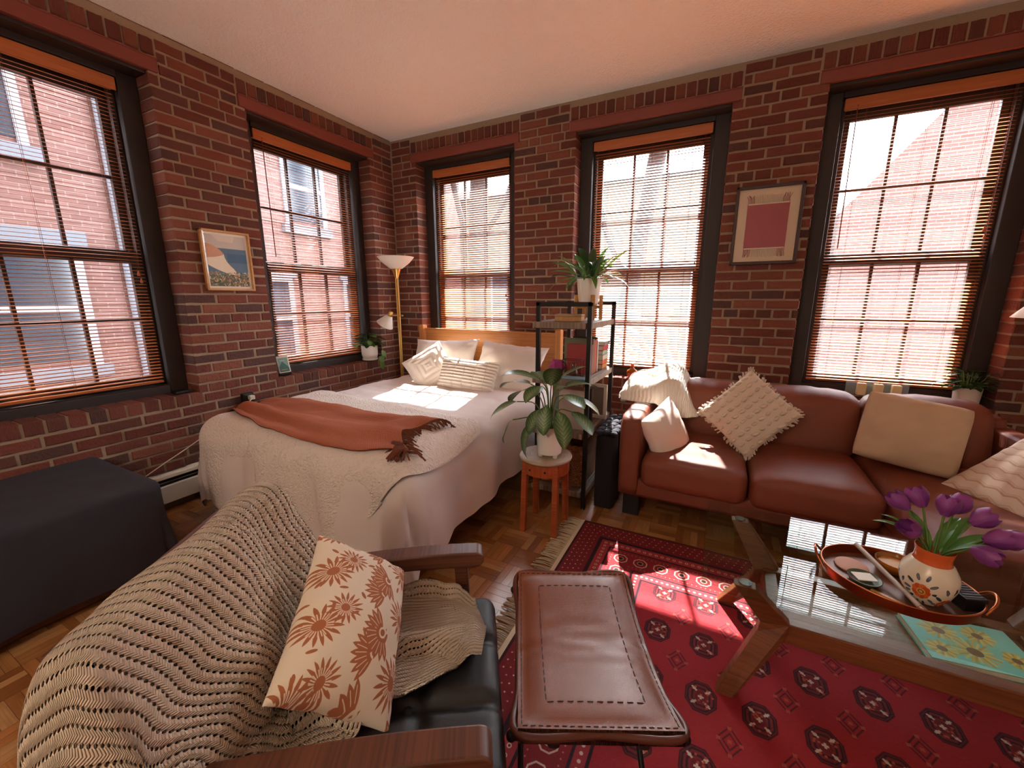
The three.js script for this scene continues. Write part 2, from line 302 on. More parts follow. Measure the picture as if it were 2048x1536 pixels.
// parquet: squares of four strips, laid basket-weave
const floor = structure('floor');
part(floor, 'subfloor', bb(-0.3, RX + 0.15, -0.12, -0.009, -0.3, RZ + 0.15, 0), std('#2a170d', 0.9));
{
  const S = 0.152, n = 4, w = S / n, map = woodTex('#c4925f', '#946a42', [0.3, 0.12], 31, 0, 0.3), tones = ['#ffffff', '#e6d6c6', '#d2b9a2', '#f5dcc4', '#c7a88e', '#ecd0b0'];
  const fm = tones.map((t) => phy({ color: t, map, roughness: 0.3, bumpMap: grit, bumpScale: 0.0003, clearcoat: 0.6, clearcoatRoughness: 0.2 })), R = rng(404);
  const shapes = [0, 1, 2, 3].map(() => { const g = boxUV(new RoundedBoxGeometry(S - 0.0012, 0.012, w - 0.001, 1, 0.0006)), flat = boxUV(new THREE.BoxGeometry(S - 0.0012, 0.012, w - 0.001)); const a = flat.attributes.uv, o = [R(), R()]; for (let i = 0; i < a.count; i++) a.setXY(i, a.getX(i) + o[0], a.getY(i) + o[1]); return flat; });
  const all = [];
  for (let i = 0; i * S < RX; i++) for (let j = 0; j * S < RZ; j++) for (let k = 0; k < n; k++) {
    const turn = (i + j) % 2, o = (k + 0.5) * w - S / 2, x = i * S + S / 2 + (turn ? o : 0), z = j * S + S / 2 + (turn ? 0 : o);
    if (x > RX || z > RZ) continue;
    const covered = (x > 2.5 && z > 1.22) || (x < 2 && z < 2.3) || (x < 0.75 && z > 2.65) || (x > 2.7 && z < 1.1) || (x > 2.0 && z > 2.45 && x < 2.9);
    all.push({ x, z, turn, m: Math.floor(R() * 6), g: Math.floor(R() * 4), y: -0.006 - 0.0006 * R(), px: covered ? 0 : shows(V(x, 0, z), [V(turn ? w / 2 : S / 2, 0, 0), V(0, 0, turn ? S / 2 : w / 2)]) });
  }
  all.sort((a, b) => b.px - a.px);
  const rest = [], tc = tones.map((t) => new THREE.Color(t));
  all.forEach((b, k) => {
    if (k < 300 && b.px > 0) sub(shapes[b.g], fm[b.m], 'parquet_strip', floor, [b.x, b.y, b.z], [0, b.turn ? Math.PI / 2 : 0, 0]);
    else { const g = shapes[b.g].clone(); if (b.turn) g.rotateY(Math.PI / 2); g.translate(b.x, b.y, b.z); const q = g.attributes.position.count, a = new Float32Array(q * 3); for (let i = 0; i < q; i++) tc[b.m].toArray(a, 3 * i); g.setAttribute('color', new THREE.BufferAttribute(a, 3)); rest.push(g); }
  });
  const m = mesh('parquet_beyond', mergeGeometries(rest), phy({ color: '#ffffff', vertexColors: true, map, roughness: 0.3, bumpMap: grit, bumpScale: 0.0003, clearcoat: 0.6, clearcoatRoughness: 0.2 }), floor); m.userData.kind = 'stuff';
}

// ---------------------------------------------------------------- windows: deep dark frames, six-over-six sashes
function makeWindow(n, a, b, sill, turn) {
  const w = structure('window_' + n), c = (a + b) / 2, W = b - a, iw = W - 0.2;               // iw: between the casings
  w.position.set(turn ? 0 : c, 0, turn ? c : 0); w.rotation.y = turn;
  const F = (x0, x1, y0, y1, z0, z1, r = 0.004) => bb(x0, x1, y0, y1, z0, z1, r);
  mesh('casing', [F(-W / 2, -iw / 2, sill, LB, -0.25, -0.14), F(iw / 2, W / 2, sill, LB, -0.25, -0.14), F(-iw / 2, iw / 2, LB - 0.055, LB, -0.25, -0.13), F(-W / 2, W / 2, LB - 0.02, LB, -0.15, -0.02)], M.frame, w);
  mesh('window_sill', [F(-iw / 2, iw / 2, sill - 0.01, sill + 0.055, -0.26, -0.135, 0.008)], M.frame, w);
  mesh('jamb', [F(-iw / 2, -iw / 2 + 0.03, sill + 0.05, LB - 0.05, -0.27, -0.19), F(iw / 2 - 0.03, iw / 2, sill + 0.05, LB - 0.05, -0.27, -0.19)], M.frame, w);
  const hw = iw / 2 - 0.03;
  for (const [nm, y0, y1, z, top, bot] of [['lower_sash', sill + 0.05, 1.655, -0.215, 0.07, 0.08], ['upper_sash', 1.58, LB - 0.05, -0.25, 0.12, 0.07]]) {
    const st = 0.04, gy0 = y0 + bot, gy1 = y1 - top, gx = hw - st, my = (gy0 + gy1) / 2;
    const s = mesh(nm, [F(-hw, -gx, y0, y1, z - 0.017, z + 0.017), F(gx, hw, y0, y1, z - 0.017, z + 0.017), F(-gx, gx, y0, gy0, z - 0.017, z + 0.017), F(-gx, gx, gy1, y1, z - 0.017, z + 0.017)], M.frame, w);
    for (const k of [-1, 1]) mesh('muntin', F((k * gx) / 3 - 0.009, (k * gx) / 3 + 0.009, gy0, gy1, z - 0.013, z + 0.013, 0.003), M.frame, s);
    mesh('muntin', F(-gx, gx, my - 0.009, my + 0.009, z - 0.012, z + 0.012, 0.003), M.frame, s);
    for (const cx of [-1, 0, 1]) for (const cy of [0, 1]) { const x = (cx * 2 * gx) / 3; mesh('pane', new THREE.PlaneGeometry((2 * gx) / 3, (gy1 - gy0) / 2).translate(x, cy ? (my + gy1) / 2 : (my + gy0) / 2, z), M.glass, s); }
  }
  return w;
}
BACK.forEach(([a, b], i) => makeWindow(i + 1, a, b, SB, 0));
LEFT.forEach(([a, b], i) => makeWindow(i + 4, a, b, SL, Math.PI / 2));

// ---------------------------------------------------------------- wooden blinds
function slatGeo(w) {
  const d = 0.0228, th = 0.0011, top = [], bot = [];
  for (let i = 0; i <= 4; i++) { const t = i / 4, z = (t - 0.5) * d, y = 0.0016 * (1 - (2 * t - 1) ** 2); top.push([z, y + th / 2]); bot.push([z, y - th / 2]); }
  const ring = [...top, ...bot.reverse()], pos = [];
  for (let i = 0; i < ring.length; i++) { const [z0, y0] = ring[i], [z1, y1] = ring[(i + 1) % ring.length]; pos.push(-w / 2, y0, z0, w / 2, y1, z1, w / 2, y0, z0, -w / 2, y0, z0, -w / 2, y1, z1, w / 2, y1, z1); }
  for (const x of [-w / 2, w / 2]) for (let i = 0; i < 4; i++) { const a = ring[i], b = ring[i + 1], c = ring[8 - i], e = ring[9 - i]; pos.push(x, a[1], a[0], x, b[1], b[0], x, c[1], c[0], x, a[1], a[0], x, c[1], c[0], x, e[1], e[0]); }
  const g = new THREE.BufferGeometry(); g.setAttribute('position', new THREE.Float32BufferAttribute(pos, 3)); g.computeVertexNormals(); return boxUV(g);
}
function makeBlind(label, a, b, sill, turn, tilt, { wand = -1, tassel = 1, tasselY = 0.85 } = {}) {
  const c = (a + b) / 2, w = b - a - 0.25, z = -0.165;
  const t = thing('window_blind', label, 'blind', turn ? [z, sill + 0.075, c] : [c, sill + 0.075, z], turn, 'orange-brown wooden slat blinds');
  const top = 2.552 - (sill + 0.075), n = Math.floor((top - 0.02) / 0.0209), g = slatGeo(w), R = rng(Math.round(a * 100));
  mesh('valance', bx(w + 0.03, 0.07, 0.012, [0, top + 0.038, 0.028], 0.004), M.slat, t);
  mesh('head_rail', bx(w + 0.01, 0.036, 0.036, [0, top + 0.03, 0], 0.003), M.slat, t);
  mesh('bottom_rail', bx(w, 0.014, 0.026, [0, 0.007, 0], 0.004, [tilt * 0.5, 0, 0]), M.slat, t);
  for (let i = 1; i <= n; i++) sub(g, M.slat, 'slat', t, [0.0008 * (R() - 0.5), 0.012 + i * 0.0209, 0], [tilt + 0.05 * (R() - 0.5) + 0.03 * Math.sin(i * 0.7), 0, 0.0012 * (R() - 0.5)]);
  for (const x of [-w / 2 + 0.11, 0.02, w / 2 - 0.11]) mesh('ladder_cord', [bar([x, 0.01, 0.0125], [x, top + 0.02, 0.0125], 0.0009, 4), bar([x, 0.01, -0.0125], [x, top + 0.02, -0.0125], 0.0009, 4)], M.cord, t);
  if (wand) mesh('wand', [bar([wand * (w / 2 - 0.055), top + 0.02, 0.03], [wand * (w / 2 - 0.065), top - 0.86, 0.024], 0.0035, 6), ball(0.006, [wand * (w / 2 - 0.055), top + 0.02, 0.03])], M.cord, t);
  if (tassel) { const x = tassel * (w / 2 - 0.035); mesh('pull_cord', [bar([x, top, 0.02], [x, tasselY, 0.018], 0.0009, 4), bar([x + 0.008, top, 0.02], [x + 0.008, tasselY - 0.045, 0.018], 0.0009, 4)], M.cord, t); mesh('tassel', [lathe([[0, 0], [0.007, 0.001], [0.0075, 0.008], [0.003, 0.03], [0, 0.032]], [x, tasselY - 0.03, 0.018], 10), lathe([[0, 0], [0.007, 0.001], [0.0075, 0.008], [0.003, 0.03], [0, 0.032]], [x + 0.009, tasselY - 0.075, 0.018], 10)], M.slat, t); }
  return t;
}
const RAD = Math.PI / 180;
makeBlind('wooden slat blind behind the bed headboard, next to the floor lamp', ...BACK[0], SB, 0, 31 * RAD, { wand: 0, tasselY: 0.64 });
makeBlind('wooden slat blind behind the shelf and the amber bud vase', ...BACK[1], SB, 0, 31 * RAD, { wand: 0, tasselY: 0.88 });
makeBlind('wooden slat blind above the sofa, right of the framed textile', ...BACK[2], SB, 0, 17 * RAD, { tasselY: 1.02 });
makeBlind('wooden slat blind above the potted trailing plant and the small tablet', ...LEFT[0], SL, Math.PI / 2, 24 * RAD, { wand: -1, tasselY: 0.62 });
makeBlind('wooden slat blind above the black-draped chest', ...LEFT[1], SL, Math.PI / 2, 11 * RAD, { wand: 0, tasselY: 0.72 });
// ---------------------------------------------------------------- outside the windows
{
  const facade = (c1, c2, c3, seed) => tex(256, 256, (u, v) => { const row = Math.floor(v * 8), x = u * 4 + (row % 2) * 0.5, fx = x - Math.floor(x), fy = v * 8 - row; if (fx < 0.05 || fy < 0.16) return hex(c3); return mixc(hex(c1), hex(c2), hash2(mod(Math.floor(x), 4), row, seed)); }, [0.84, 0.6]);
  const red = std('#ffffff', 0.9, { map: facade('#6d4f4a', '#5f403b', '#7d6b64', 3) }), cream = std('#ffffff', 0.9, { map: facade('#575044', '#4d463b', '#5e574b', 5) });
  const stone = std('#5f636b', 0.8), trimW = std('#797d85', 0.6), dark = phy({ color: '#2a323c', roughness: 0.12 });
  const ground = structure('street_ground', [0, -3.7, 0]); part(ground, 'asphalt', bb(-40, 40, -3.9, -3.7, -40, 40, 0), std('#6a6866', 0.95));
  const shell = structure('building_shell', [0, 0, 0]);   // the storeys above and below this flat, which keep the sky off the yards
  part(shell, 'upper_storeys', bb(-0.31, 13, H + 0.13, 13, -0.31, 14, 0), red); part(shell, 'lower_storey', bb(-0.31, 13, -3.7, -0.13, -0.31, 14, 0), red);
  const house = (label, m, body, p) => { const t = thing('neighbour_building', label, 'building', p); part(t, 'wall', body, m); return t; };
  const a = house('red brick building with grey-trimmed windows outside the two left windows', red, bb(-8, -5, -3.7, 7.2, -8.7, 12, 0), [-6.5, -3.7, 0]);
  for (const [z0, z1, y0, y1] of [[1.27, 2.4, 3.35, 5.0], [-0.9, 0.1, 3.4, 5.0], [-3.2, -2.4, 2.95, 4.3], [-5.2, -4.4, 2.95, 4.3], [1.0, 2.6, 0.5, 1.95], [-2.2, -1.1, 0.2, 1.7], [-4.8, -3.7, 0.2, 1.7]]) {
    const f = part(a, 'window', [bb(-5.03, -4.96, y0 - 0.08, y1 + 0.08, z0 - 0.1, z0, 0), bb(-5.03, -4.96, y0 - 0.08, y1 + 0.08, z1, z1 + 0.1, 0), bb(-5.03, -4.96, y1, y1 + 0.08, z0, z1, 0), bb(-5.03, -4.97, (y0 + y1) / 2 - 0.04, (y0 + y1) / 2 + 0.04, z0, z1, 0)], trimW);
    part(f, 'pane', bb(-5.02, -4.985, y0, y1, z0, z1, 0), dark);
    part(a, 'stone_sill', bb(-5.02, -4.9, y0 - 0.26, y0 - 0.08, z0 - 0.18, z1 + 0.18, 0), stone);
    part(a, 'stone_lintel', bb(-5.02, -4.94, y1 + 0.08, y1 + 0.32, z0 - 0.18, z1 + 0.18, 0), stone);
  }
  part(a, 'drainpipe', cyl(0.06, 0.06, 10.5, [-4.92, 1.6, 0.42], 10), stone);
  const b = house('pale cream brick building across the yard behind the back windows', cream, bb(-9, 5.2, -3.7, 4.75, -12, -9, 0), [-2, -3.7, -10.5]);
  part(b, 'cornice', bb(-9.1, 5.22, 4.6, 4.85, -12, -8.85, 0), trimW);
  for (const [x0, x1] of [[-6.6, -5.7], [-3.9, -3.0], [-1.2, -0.3], [2.4, 3.3]]) { const f = part(b, 'window', [bb(x0 - 0.08, x1 + 0.08, 0.1, 2.3, -9.02, -8.97, 0)], trimW); part(f, 'pane', bb(x0, x1, 0.2, 2.2, -9, -8.96, 0), dark); }
  const gs = new THREE.Shape([[5.3, -3.7], [5.3, 3.2], [6.9, 5.2], [9.2, 5.2], [12, 3], [12, -3.7]].map((q) => new THREE.Vector2(...q)));
  const c = thing('neighbour_building', 'red brick gabled building seen through the blind above the sofa', 'building', [8, -3.7, -9]);
  part(c, 'wall', boxUV(at(new THREE.ExtrudeGeometry(gs, { depth: 3, bevelEnabled: false }), [0, 0, -11.4])), red);
  const bark = std('#2e231f', 0.95, { bumpMap: bumpy, bumpScale: 0.02 });
  const tree = (label, p, list) => { const t = thing('bare_tree', label, 'tree', p); list.forEach(([nm, pts, r]) => part(t, nm, tube(pts, r, 14, 7), bark)); };
  tree('bare tree trunk outside the window behind the bed', [-2.05, -3.7, -5], [['trunk', [[-2.05, -3.7, -5], [-2.0, 0, -5], [-2.05, 2.4, -5], [-1.9, 5.2, -5]], 0.2], ['branch', [[-2.02, 1.9, -5], [-2.6, 3.2, -5.2], [-3.1, 5, -5.3]], 0.07], ['branch', [[-2.02, 2.6, -5], [-1.3, 3.6, -5.1], [-0.9, 5, -5.1]], 0.06]]);
  tree('bare leaning tree outside the window behind the shelf', [1.1, -3.7, -5.4], [['trunk', [[1.0, -3.7, -5.4], [1.25, 0.6, -5.4], [1.5, 2.2, -5.4], [1.8, 4.2, -5.4]], 0.17], ['branch', [[1.4, 1.6, -5.4], [0.8, 2.8, -5.5], [0.4, 4.5, -5.6]], 0.06]]);
}
// ---------------------------------------------------------------- bed
{
  const t = thing('bed', 'wooden platform bed with tall orange-brown headboard under white bedding', 'bed', [1.14, 0, 1.15]);
  const hb = part(t, 'headboard', bb(0.42, 1.87, 0.3, 1.05, 0.075, 0.1, 0.006), M.oak);
  part(hb, 'top_rail', bb(0.42, 1.87, 1.035, 1.058, 0.07, 0.106, 0.004), M.oak);
  for (const x of [0.355, 1.868]) { const p = part(t, 'post', bb(x, x + 0.055, 0, 1.085, 0.055, 0.125, 0.006), M.oakV); part(p, 'post_cap', bb(x + 0.006, x + 0.049, 1.083, 1.09, 0.062, 0.118, 0.002), M.pine); }
  for (const x of [0.42, 1.84]) part(t, 'side_rail', bb(x, x + 0.03, 0.2, 0.32, 0.12, 2.14, 0.004), M.walnut);
  part(t, 'foot_rail', bb(0.42, 1.87, 0.2, 0.32, 2.11, 2.14, 0.004), M.walnut);
  for (const [x, z] of [[0.46, 2.08], [1.79, 2.08], [1.14, 1.1]]) part(t, 'leg', bb(x, x + 0.05, 0, 0.22, z, z + 0.05, 0.004), M.black);
  part(t, 'box_spring', bb(0.44, 1.85, 0.25, 0.36, 0.13, 2.12, 0.02), M.blackCloth);
  part(t, 'mattress', puffAt(1.45, 0.24, 1.99, 0.05, [1.145, 0.475, 1.13]), M.linen);
}
function puffAt(w, h, d, r, p, n, f) { return at(puff(w, h, d, r, n, f), p); }
// cloth hung over the bed: flat inside [x0,x1] up to z1, then rounding over the edge
const fold = (d, r) => (d <= 0 ? [0, 0] : d < (r * Math.PI) / 2 ? [r * Math.sin(d / r), r * (1 - Math.cos(d / r))] : [r, r + d - (r * Math.PI) / 2]);
function overBed(s, z, top, { x0 = 0.45, x1 = 1.88, z1 = 2.14, r = 0.12, wave = 0.02, seed = 0, lump = 0.008, min = 0.03 } = {}) {
  const ds = s < x0 ? x0 - s : s > x1 ? s - x1 : 0, dt = Math.max(0, z - z1), d = Math.cbrt(ds ** 3 + dt ** 3), [out, drop] = fold(d, r), k = d > 0 ? Math.hypot(ds, dt) : 1;
  const hang = sstep(0.05, 0.4, d), al = ds > dt ? z : s, w = wave * hang * (Math.sin(al * 13 + 3 * nz(al * 2, seed)) + 1.3 * nz(al * 5 + seed, d * 2)) + 0.05 * hang * hang * (ds > 0 && dt > 0 ? 0.6 : 0.25);
  const o = (out + w) / k;
  let x = clamp(s, x0, x1) + (s < x0 ? -1 : 1) * ds * o, zz = Math.min(z, z1) + dt * o;
  return [x, Math.max(min, top - drop + lump * fb(s * 3.1 + seed, z * 3.1, seed) * (1 - hang * 0.5) + 0.4 * lump * nz(s * 11 + seed, z * 13)), zz];
}
{
  const cz = (u, v) => { const s = lerp(0.02, 2.34, u); const droop = 0.06 * sstep(1.2, 2.3, lerp(0.16, 2.6, v)); return overBed(s < 0.45 ? s : s + (s > 1.88 ? (s - 1.88) * droop * 2.5 : 0), lerp(0.16, 2.66, v), 0.605, { seed: 4, lump: 0.012, wave: 0.018 }); };
  const g = cloth(cz, 96, 104, 0.014, [2.34, 2.5]);
  const m = mesh('duvet', g, M.duvet); m.userData = { label: 'pale pinkish duvet spread over the bed and hanging down its side', category: 'duvet' };
  const sh = tex(512, 512, (u, v) => { const a = vf(u + 0.03 * vf(u, v, 20, 5), v * 1.0, 40, 3, 3), b = Math.abs(vf(u, v, 26, 8, 3) - 0.45); return clamp(1.2 - 3 * b, 0, 1) * 0.5 + 0.5 * a; }, [0.35, 0.35], false);
  M.sherpa = std('#e6d9cf', 0.95, { bumpMap: sh, bumpScale: 0.012 });
  const edgeR = (z) => 1.93 + 0.05 * Math.sin(z * 4) + (z > 2.14 ? -0.35 * sstep(2.14, 2.85, z) : 0);
  const sf = (u, v) => { const z = lerp(1.5 - 0.16 * (1 - u), 2.78 - 0.16 * sstep(0.55, 0.0, u), v); return overBed(lerp(0.12, edgeR(z) + 0.06 * sstep(1.5, 1.62, z), u), z, 0.632 + 0.012 * sstep(0, 0.05, v), { seed: 9, lump: 0.008, r: 0.135, wave: 0.022, z1: 2.13 }); };
  const s = mesh('fleece_blanket', cloth(sf, 90, 80, 0.014, [1.85, 1.3]), M.sherpa); s.userData = { label: 'cream nubbly fleece blanket hanging over the foot of the bed', category: 'blanket' };
  // rust throw
  const t = thing('throw_blanket', 'rust-coloured woven throw with fringed ends lying across the bed', 'throw', [1.15, 0.65, 1.95]);
  const wv = tex(128, 128, (u, v) => { const a = Math.abs(Math.sin(u * Math.PI * 8)), b = Math.abs(Math.sin(v * Math.PI * 8)); return 0.65 * Math.pow(a * b, 0.6) + 0.35 * vf(u, v, 16, 3, 2); }, [0.07, 0.07], false);
  M.rust = std('#b0603f', 0.95, { bumpMap: wv, bumpScale: 0.005 });
  const top = [1.78, 1.68, 1.7, 1.72, 1.7, 1.7], bot = [2.06, 2.14, 2.2, 2.22, 2.21, 2.13];
  const pick = (l, u) => { const k = clamp(u, 0, 0.9999) * (l.length - 1), i = Math.floor(k); return lerp(l[i], l[i + 1], sstep(0, 1, k - i)); };
  const rf = (u, v) => {
    const x = lerp(0.36, 1.83 + 0.1 * v - 0.16 * Math.sin(v * Math.PI), u), z = lerp(pick(top, u), pick(bot, u), v), b = overBed(x, z, 0.664, { seed: 9, lump: 0.008, r: 0.135, z1: 2.13 });
    const rid = 0.02 * Math.sin(v * 11 + 2.2 * nz(u * 3, v * 1.5) + u * 1.2) * sstep(0, 0.2, v) * sstep(1, 0.8, v) + 0.022 * Math.max(0, nz(u * 2.4 + 3, v * 3.2)) + 0.05 * Math.exp(-((u - 0.93) ** 2) / 0.004 - ((v - 0.35) ** 2) / 0.05);
    return [b[0], b[1] + Math.max(-0.012, rid) + 0.004, b[2]];
  };
  part(t, 'cloth', cloth(rf, 96, 40, 0.008, [1.5, 0.55]), M.rust);
  const fr = [], R = rng(12), fringe = (u0, dir, n, len) => { for (let i = 0; i < n; i++) { const v = (i + R()) / n, p = rf(u0, v), q = [p[0] + dir * (len * (0.5 + R() * 0.6)), p[1] - 0.012 - 0.02 * R() + (dir > 0 ? 0.004 : -0.03), p[2] + 0.05 * (R() - 0.4)]; fr.push(tube([p, [lerp(p[0], q[0], 0.5), p[1] + 0.014 * R(), lerp(p[2], q[2], 0.5) + 0.02 * (R() - 0.5)], q], 0.0035, 4, 5)); } };
  fringe(1, 1, 70, 0.1); fringe(0, -1, 40, 0.07);
  for (let i = 0; i < 60; i++) { const v = 0.8 + 0.2 * R(), p = rf(0.97 + 0.03 * R(), v); fr.push(tube([p, [p[0] + 0.03 * R(), p[1] + 0.02, p[2] + 0.03], [p[0] + 0.08 * (R() - 0.3), p[1] - 0.02, p[2] + 0.03 + 0.08 * R()]], 0.0035, 4, 5)); }
  part(t, 'fringe', fr, M.rust);
}
// ---------------------------------------------------------------- bed pillows
function pillowAt(name, label, p, e, w, h, d, mat, o = {}) { const m = mesh(name, pillow(w, h, d, o), mat); m.position.set(...p); m.rotation.set(...e); m.rotation.order = 'YXZ'; m.userData = { label, category: 'pillow' }; return m; }
M.sham = std('#eadfd8', 0.9, { bumpMap: weave, bumpScale: 0.0005 });
pillowAt('bed_pillow', 'large white bed pillow leaning on the headboard nearest the floor lamp', [0.83, 0.775, 0.36], [-0.5, 0.1, 0.04], 0.68, 0.45, 0.24, M.sham, { wr: 0.018, seed: 3, k: 0.55, pinch: 0.1 });
pillowAt('bed_pillow', 'large white bed pillow leaning on the headboard nearest the black shelf', [1.53, 0.765, 0.39], [-0.55, -0.06, -0.06], 0.68, 0.47, 0.25, M.sham, { wr: 0.02, seed: 8, k: 0.55, pinch: 0.1 });
{
  const tuck = tex(128, 128, (u, v) => { const r = v * 6 - Math.floor(v * 6), c = u * 4 - Math.floor(u * 4); return clamp(Math.pow(Math.abs(r - 0.5) * 2, 0.5) * (Math.min(c, 1 - c) < 0.04 ? 0.5 : 1), 0, 1) * -1 + 1; }, [0.4, 0.16], false);
  M.tuck = std('#ece2d2', 0.9, { bumpMap: tuck, bumpScale: 0.014 });
  const m = pillowAt('lumbar_pillow', 'cream lumbar pillow with pintucked rows, frontmost on the bed', [1.29, 0.715, 0.66], [-0.42, -0.05, -0.03], 0.6, 0.3, 0.13, M.tuck, { seed: 5, wr: 0.004 });
  const q = std('#ece3d6', 0.9, { bumpMap: tex(128, 128, (u, v) => { const d = Math.max(Math.abs(u - 0.5), Math.abs(v - 0.5)) * 9; return 0.5 + 0.5 * Math.sin(d * Math.PI * 2); }, [0.42, 0.42], false), bumpScale: 0.006 });
  q.bumpMap.offset.set(0.5, 0.5);
  pillowAt('throw_pillow', 'square cream pillow tipped on its corner beside the lumbar pillow', [0.86, 0.74, 0.6], [-0.55, 0.35, 0.62], 0.4, 0.4, 0.14, q, { seed: 11, wr: 0.008 });
}
// ---------------------------------------------------------------- leather sofa with chaise
{
  const t = thing('leather_sofa', 'long brown leather sofa with a chaise end under the windows', 'sofa', [3.6, 0, 0.65]);
  const crease = (seed, k = 0.004) => (q) => { q.y += k * fb(q.x * 5 + seed, q.z * 5, seed); };
  part(t, 'base', [puffAt(1.32, 0.13, 0.84, 0.02, [3.33, 0.215, 0.66], 8), puffAt(0.64, 0.13, 1.33, 0.02, [4.26, 0.215, 0.87], 8)], M.sofa);
  part(t, 'arm', puffAt(0.145, 0.52, 0.9, 0.05, [2.735, 0.41, 0.65], 12, (q) => { if (q.y > 0.2) q.x *= 1.05; }), M.sofa);
  part(t, 'arm', puffAt(0.14, 0.5, 0.85, 0.05, [4.62, 0.4, 0.62], 12), M.sofa);
  part(t, 'back', puffAt(1.98, 0.56, 0.2, 0.05, [3.65, 0.43, 0.26], 12), M.sofa);
  for (const [x, w] of [[3.09, 0.56], [3.662, 0.568]]) part(t, 'seat_cushion', puffAt(w, 0.19, 0.82, 0.06, [x, 0.345, 0.745], 26, (q) => { q.y += (q.y > 0 ? 0.022 : 0) * Math.max(0, 1 - (2 * q.x / w) ** 4) * Math.max(0, 1 - (2 * q.z / 0.82) ** 4); if (q.z > 0.36) q.z += 0.007 * Math.sin(q.x * 40 + q.y * 50) * nz(q.x * 6, q.y * 9, x); q.y += 0.004 * fb(q.x * 5, q.z * 5, x); }), M.sofa);
  part(t, 'seat_cushion', puffAt(0.6, 0.19, 1.22, 0.06, [4.252, 0.345, 0.945], 26, (q) => { q.y += (q.y > 0 ? 0.02 : 0) * Math.max(0, 1 - (q.x / 0.3) ** 4); q.y += 0.004 * fb(q.x * 5, q.z * 5, 2); if (q.x < -0.26) q.x += 0.008 * nz(q.z * 9, q.y * 11) * Math.sin(q.z * 30); }), M.sofa);
  [[3.1, 0.57], [3.67, 0.575], [4.24, 0.57]].forEach(([x, w], i) => part(t, 'back_cushion', puffAt(w, 0.4, 0.2, 0.08, [x, 0.605, 0.43], 26, (q) => {
    const a = 2 * q.x / w; q.z += 0.03 * (q.z > 0 ? 1 : -1) * Math.max(0, 1 - a ** 4) * Math.max(0, 1 - (q.y / 0.2) ** 4);
    if (q.y > 0.08) { q.y += -0.025 * a * a + 0.007 * Math.sin(q.x * 46 + i) * nz(q.x * 7 + i, q.z * 9); q.z += 0.01 * nz(q.x * 22 + i * 5, q.y * 10) * sstep(0.05, 0.2, q.y); }
    const y0 = q.y; q.z -= y0 * 0.22;
  }), M.sofa));
  for (const [x, z] of [[2.75, 0.98], [2.75, 0.3], [3.9, 0.3], [4.5, 1.45], [4.05, 1.45], [4.55, 0.3]]) part(t, 'leg', bb(x - 0.05, x + 0.05, z > 1.2 ? 0.0098 : 0, 0.155, z - 0.05, z + 0.05, 0.005), M.black);
}
